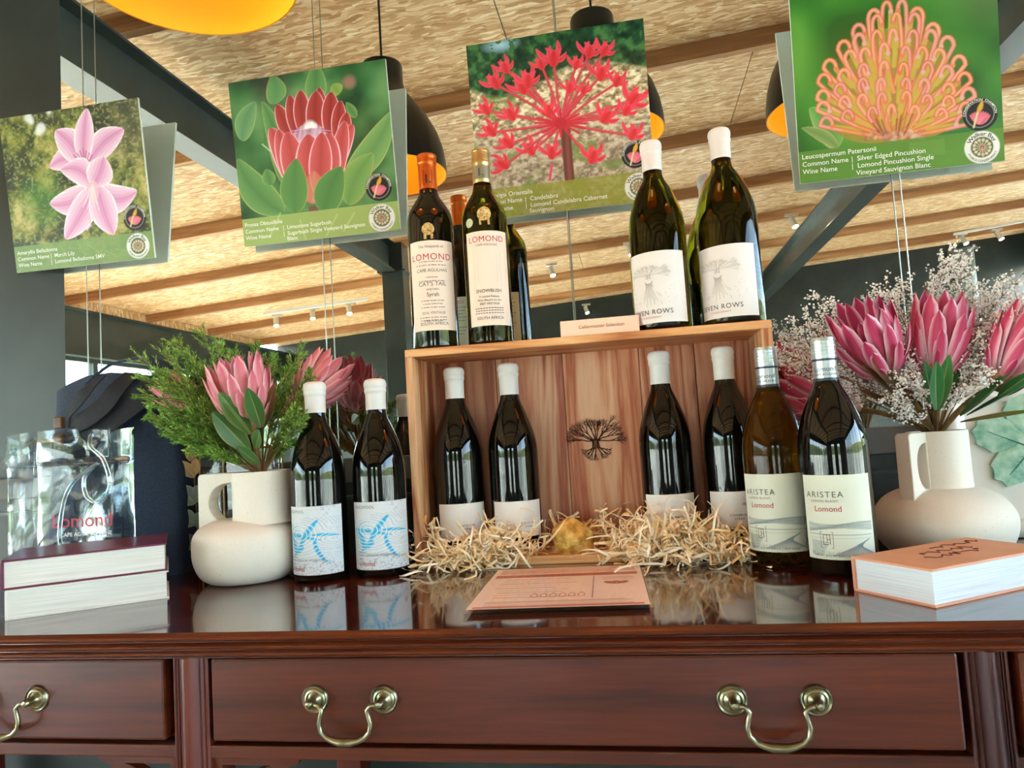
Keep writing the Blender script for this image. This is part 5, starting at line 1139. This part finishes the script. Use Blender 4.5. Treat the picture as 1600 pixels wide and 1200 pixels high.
# ------------------------------------------------------------------ clear carrier bag
M_PVC = clear_mat('clear_vinyl', '#f2f8fb', .05, .03, .42)
def noisef(x, y, z): 
    from mathutils import noise as nz
    return nz.noise(Vector((x, y, z)))
cb = empty('clear_carrier_bag', (-.912, 1.024, 0), 0.10, 'clear vinyl carrier bag with tube handles standing behind the books', 'bag')
W2, D2, HB = .088, .030, .246
def bagwall(rim=False):
    mb = MB(); nu, nv = 72, 44; v = []; f = []
    for j in range(nv + 1):
        z = HB * j / nv
        for i in range(nu):
            t = 4 * i / nu; k = int(t); q = t - k
            c = [(-W2, -D2), (W2, -D2), (W2, D2), (-W2, D2), (-W2, -D2)]
            x = c[k][0] * (1 - q) + c[k + 1][0] * q; y = c[k][1] * (1 - q) + c[k + 1][1] * q
            pin = .35 * (j / nv) * abs(math.sin(math.pi * q)) if k in (1, 3) else 0
            x *= 1 - pin * .5
            if j > nv * .8: y *= 1.0 + .25 * math.sin(math.pi * q * 2) if k in (0, 2) else 1
            nn = noisef(x * 16 + 3, y * 16 + k * 5, z * 12) * .007 + noisef(x * 40, y * 40 + k * 3, z * 22) * .0014
            nx, ny = [(0, -1), (1, 0), (0, 1), (-1, 0)][k]; amp = min(1, j / 5)
            v.append((x + nx * nn * amp, y + ny * nn * amp, z + (.006 * math.sin(q * 3.1 + k) if j == nv else 0)))
    for j in range(nv):
        for i in range(nu): i2 = (i + 1) % nu; f.append((j * nu + i, j * nu + i2, (j + 1) * nu + i2, (j + 1) * nu + i))
    f.append(tuple(range(nu))); mb.add(v, f); return mb
bagwall().build('bag_body', M_PVC, cb, smooth=True)
mb = MB()
for q in range(4):
    c = [(-W2, -D2), (W2, -D2), (W2, D2), (-W2, D2), (-W2, -D2)]; n = 14
    pts = [(c[q][0] * (1 - i / n) + c[q + 1][0] * i / n, c[q][1] * (1 - i / n) + c[q + 1][1] * i / n + .001 * math.sin(i), HB * .80) for i in range(n + 1)]; mb.tube(pts, .0012, 5)
mb.build('welded_hem', M_PVC, cb)
M_TUBE = clear_mat('clear_handle_tube', '#e6f2f6', .05, .12, .8)
def arcp(pts, n=24):
    s = smooth_prof3(pts, n); return s
def smooth_prof3(pts, n=6):
    P = [pts[0]] + list(pts) + [pts[-1]]; out = []
    for i in range(1, len(P) - 2):
        p0, p1, p2, p3 = [np.array(q, float) for q in P[i - 1:i + 3]]
        for k in range(n):
            t = k / n; out.append(tuple(0.5 * ((2 * p1) + (-p0 + p2) * t + (2 * p0 - 5 * p1 + 4 * p2 - p3) * t * t + (-p0 + 3 * p1 - 3 * p2 + p3) * t ** 3)))
    out.append(tuple(pts[-1])); return out
MB().tube(smooth_prof3([(-.068, -.036, .225), (-.085, -.045, .200), (-.115, -.055, .160), (-.140, -.05, .145), (-.150, -.02, .165), (-.135, .01, .200), (-.080, .032, .226)], 7), .0032, 10).build('handle_tube', M_TUBE, cb, smooth=True)
MB().tube(smooth_prof3([(.058, -.034, .240), (.062, -.040, .222), (.086, -.045, .200), (.096, -.046, .160), (.080, -.047, .135), (.058, -.046, .145), (.054, -.044, .175), (.075, -.042, .196), (.030, -.046, .160), (.012, -.044, .100), (.014, -.042, .045)], 7), .0032, 10).build('handle_tube', M_TUBE, cb, smooth=True)
for x in (-.070, -.050, .055): 
    q = MB().lathe([(.0065, 0), (.0065, .002), (.004, .003)], 14); q.v = [(x + v[0], -.033 - v[2], .222 + v[1]) for v in q.v]; q.build('eyelet', M_TUBE, cb)
M_BAGRED = mat('bag_red_print', '#b8384c', 0.4); M_BAGW = mat('bag_white_print', '#d8dde2', 0.4)
letter('bag_lettering', M_BAGRED, cb, [('Lomond', .046, .098, .030, 'CENTER', .004)], lambda x, z: (x, -D2 - .0105, z))
letter('bag_small_lettering', M_BAGW, cb, [('CAPE AGULHAS WINE', .052, .084, .0085, 'CENTER', .01)], lambda x, z: (x, -D2 - .0105, z))

# ------------------------------------------------------------------ navy fabric bag with webbing strap
M_NAVY = noise_mat('navy_canvas', [(0.35, '#172236'), (0.65, '#24334c')], 400, 2, rough=0.75, bmp=0.15)
M_WEB = noise_mat('black_webbing', [(0.35, '#15161c'), (0.65, '#23262e')], 600, 2, (1, 1, 1), rough=0.8, bmp=0.3)
M_LEATH = noise_mat('brown_leather', [(0.3, '#4a2c16'), (0.7, '#7a4c26')], 60, rough=0.45)
nb = empty('navy_carrier_bag', (-.900, 1.138, 0), 0.0, 'tall navy canvas bag with a folded webbing strap behind the clear bag', 'bag')
mb = MB(); nu, nv = 64, 30; v = []; f = []; Wn, Dn, Hn = .130, .052, .352
for j in range(nv + 1):
    t = j / nv; z = Hn * t
    for i in range(nu):
        a = 2 * math.pi * i / nu; cx, sy = math.cos(a), math.sin(a); k = 5.0
        x = Wn * math.copysign(abs(cx) ** (2 / k), cx); y = Dn * math.copysign(abs(sy) ** (2 / k), sy)
        x *= 1 - .05 * t * t; y *= (1 - .35 * t * t); fold = noisef(x * 14, z * 5 + 7, a) * .010 + noisef(x * 30, z * 9, 3) * .004
        v.append((x + cx * fold * .5, y + sy * fold * .6, z - (max(0, t - .75) / .25) * (.030 * (x / Wn) ** 2) + (.010 * noisef(x * 12, 1, 2) if t > .8 else 0)))
for j in range(nv):
    for i in range(nu): i2 = (i + 1) % nu; f.append((j * nu + i, j * nu + i2, (j + 1) * nu + i2, (j + 1) * nu + i))
f.append(tuple(reversed(range(nu)))); f.append(tuple(range(nv * nu, (nv + 1) * nu))); mb.add(v, f); mb.build('bag_body', M_NAVY, nb, smooth=True, auto=0.9)
def ribbon(pts, wdt, th, nrm, name, m):
    P = [Vector(p) for p in smooth_prof3(pts, 8)]; mb = MB(); v = []; f = []
    for i, p in enumerate(P):
        d = (P[min(i + 1, len(P) - 1)] - P[max(i - 1, 0)]).normalized(); n = Vector(nrm); n = (n - d * n.dot(d)).normalized(); s = d.cross(n)
        v += [p + s * wdt / 2 + n * th, p - s * wdt / 2 + n * th, p - s * wdt / 2, p + s * wdt / 2]
    for i in range(len(P) - 1):
        for k in range(4): a, b = i * 4 + k, i * 4 + (k + 1) % 4; f.append((a, b, b + 4, a + 4))
    f += [(3, 2, 1, 0), tuple(len(v) - 4 + k for k in range(4))]; mb.add(v, f); return mb.build(name, m, nb, smooth=True, auto=0.6)
f3 = -Dn - .012
ribbon([(.118, f3 + .02, .335), (.085, f3, .305), (.035, f3 - .006, .272), (-.015, f3 - .008, .246), (-.058, f3 - .006, .236)], .040, .002, (0, -1, 0), 'webbing_strap', M_WEB)
ribbon([(-.060, f3 + .002, .262), (-.020, f3 - .012, .268), (.020, f3 - .014, .290), (.040, f3 - .006, .318), (.046, f3 + .026, .346)], .034, .002, (0, -1, .2), 'webbing_strap', M_WEB)
ribbon([(-.052, f3 - .008, .286), (-.030, f3 - .014, .300), (-.012, f3 - .012, .318), (-.004, f3 + .012, .344)], .028, .002, (-.3, -1, .2), 'webbing_strap', M_WEB)
ribbon([(-.048, f3 - .002, .250), (-.042, f3 - .002, .200), (-.030, f3 + .0, .120), (-.004, f3 + .004, .02)], .038, .002, (0, -1, 0), 'webbing_strap', M_WEB)
ribbon([(-.05, f3 + .035, .335), (-.010, f3 + .045, .366), (.050, f3 + .05, .372), (.100, f3 + .05, .345)], .030, .004, (0, -.3, 1), 'carry_handle', M_NAVY)
for z in (.236, .268): MB().box(-.082, -.066, f3 - .009, f3 + .001, z - .010, z + .010).build('leather_tab', M_LEATH, nb, bevel=.002)
q = MB().tube([(-.088, f3 - .005, .224), (-.088, f3 - .005, .250), (-.058, f3 - .005, .250), (-.058, f3 - .005, .224), (-.088, f3 - .005, .224)], .0018, 8); q.build('buckle', M_LEATH, nb)
MB().tube([(.030, -Dn - .002, .30), (.034, -Dn - .004, .15), (.038, -Dn - .004, .01)], .0012, 6).build('seam_piping', M_WEB, nb)

# ------------------------------------------------------------------ brass-framed glass lantern behind the left jug
M_BRASSW = mat('thin_brass_frame', '#a87c3c', 0.3, metal=1.0); M_LGLASS = clear_mat('lantern_glass', '#eef2ee', .0, .04, .7)
ln = empty('glass_lantern', (-.678, 1.172, 0), 0, 'brass-edged glass lantern with dried leaves behind the left jug', 'lantern')
lw, ld, lh = .078, .036, .205
for x in (-lw, lw):
    for y in (-ld, ld): MB().tube([(x, y, 0.002), (x, y, lh)], .0018, 6).build('frame_bar', M_BRASSW, ln)
for z in (.002, lh):
    MB().tube([(-lw, -ld, z), (lw, -ld, z), (lw, ld, z), (-lw, ld, z), (-lw, -ld, z)], .0018, 6).build('frame_ring', M_BRASSW, ln)
for (x0, x1, y0, y1) in ((-lw, lw, -ld, -ld), (-lw, lw, ld, ld)): 
    MB().add([(x0, y0, .004), (x1, y1, .004), (x1, y1, lh), (x0, y0, lh)], [(0, 1, 2, 3)]).build('glass_pane', M_LGLASS, ln)
for x in (-lw, lw): MB().add([(x, -ld, .004), (x, ld, .004), (x, ld, lh), (x, -ld, lh)], [(0, 1, 2, 3)]).build('glass_pane', M_LGLASS, ln)
LF_EUC = leaf_mesh('dried_leaf', '#6a7468', '#7c887e', '#8f9a8c', .42, .05); LF_DRY = leaf_mesh('dried_leaf', '#8a6a48', '#b89060', '#c9a878', .30, .2)
de = empty('dried_leaf_sprig', (-.757, 1.128, 0.0), 0, 'dried silver-leaved sprig standing at the left of the glass lantern', 'dried sprig')
MB().tube([(0, 0, 0), (-.002, 0, .10), (-.006, 0, .19)], .0012, 6).build('stem', M_STEM, de)
for i, (z, dx, dz, sc, m_) in enumerate(((.040, -.6, .5, .034, LF_EUC), (.075, .6, .6, .034, LF_EUC), (.080, -.7, .5, .038, LF_EUC), (.115, -.6, .7, .042, LF_EUC), (.12, .6, .6, .036, LF_EUC), (.160, -.5, .8, .036, LF_DRY), (.165, .4, .8, .032, LF_DRY), (.185, -.2, 1, .03, LF_DRY))): place(m_, de, Vector((-.002, -.003, z)), (dx, -.15, dz), (.1, -1, .2), sc, 'dried_leaf')

# ------------------------------------------------------------------ white ceramic platter with a green vine leaf, leaning on the mirror
M_CER = noise_mat('glazed_white_ceramic', [(0.3, '#d9d3c8'), (0.7, '#e6e2da')], 6, rough=0.2, coat=0.4)
M_LFG = noise_mat('green_leaf_glaze', [(0.3, '#5f9a82'), (0.5, '#93bfa6'), (0.7, '#bcd8c2')], 60, 4, rough=0.25, coat=0.3); M_VEIN = mat('dark_green_vein_glaze', '#1f5a4a', 0.3)
pl = empty('ceramic_platter', (.640, 1.196, 0), 0, 'white ceramic platter with a raised green vine leaf at the far right', 'platter')
tl = .10
def pf(x, z, d): return (x, z * tl - d, z * math.sqrt(1 - tl * tl) + .001)
def rrect(w, h, r, n=6): return [(sx * (w - r) + r * math.cos(a), h / 2 + sz * (h / 2 - r) + r * math.sin(a)) for sx, sz, a0 in ((1, 1, 0), (-1, 1, math.pi / 2), (-1, -1, math.pi), (1, -1, 3 * math.pi / 2)) for a in [a0 + math.pi / 2 * k / n for k in range(n + 1)]]
MB().prism(rrect(.175, .232, .02), .010, pf).build('plate', M_CER, pl, fixn=True, bevel=.002)
oo, ii = rrect(.175, .232, .02), [(x, z) for x, z in rrect(.143, .180, .016)]; ii = [(x, z + .026) for x, z in ii]; mb = MB(); n = len(oo)
mb.add([pf(x, z, .0102) for x, z in oo] + [pf(x * .99, (z - .116) * .99 + .116, .017) for x, z in oo] + [pf(x, z, .0165) for x, z in ii] + [pf(x * .985, (z - .116) * .985 + .116, .0102) for x, z in ii], [(k * n + i, k * n + (i + 1) % n, (k + 1) * n + (i + 1) % n, (k + 1) * n + i) for k in range(3) for i in range(n)]); mb.build('raised_rim', M_CER, pl, fixn=True, smooth=True)
lc = at(1612, 690, y=1.19); lx, lz = lc.x - .640, lc.z; pts = []
nl = 120
for i in range(nl):
    a = 2 * math.pi * i / nl; lobes = .042 + .030 * abs(math.cos(2.5 * (a - math.pi / 2))) ** .8 - (.026 * math.exp(-((a - 1.5 * math.pi) / .22) ** 2)); ser = .0055 * abs((i % 5) / 2.5 - 1); pts.append((lx + (lobes + ser) * math.cos(a) * 1.05, lz + (lobes + ser) * math.sin(a)))
mb = MB(); mb.add([pf(lx, lz, .020)] + [pf(x, z, .0165) for x, z in pts] + [pf(x, z, .0103) for x, z in pts], [(0, 1 + i, 1 + (i + 1) % nl) for i in range(nl)] + [(1 + i, 1 + (i + 1) % nl, 1 + nl + (i + 1) % nl, 1 + nl + i) for i in range(nl)]); lf = mb.build('vine_leaf', M_LFG, pl, fixn=True)
mb = MB()
for k in range(5):
    a = math.pi / 2 + (k - 2) * 2 * math.pi / 5; e = (lx + .060 * math.cos(a), lz + .060 * math.sin(a)); c0 = (lx, lz - .01); mb.tube([pf(*c0, .0195), pf(*e, .0172)], [.0016, .0005], 5)
    for q in (.3, .5, .7, .85):
        for s in (-1, 1): b0 = (c0[0] + (e[0] - c0[0]) * q, c0[1] + (e[1] - c0[1]) * q); L = .026 * (1 - q * .6); e2 = (b0[0] + L * math.cos(a + s * .8), b0[1] + L * math.sin(a + s * .8)); mb.tube([pf(*b0, .0195 - .003 * q), pf(*e2, .0178 - .002 * q)], [.0009, .0003], 4)
mb.build('leaf_veins', M_VEIN, lf)
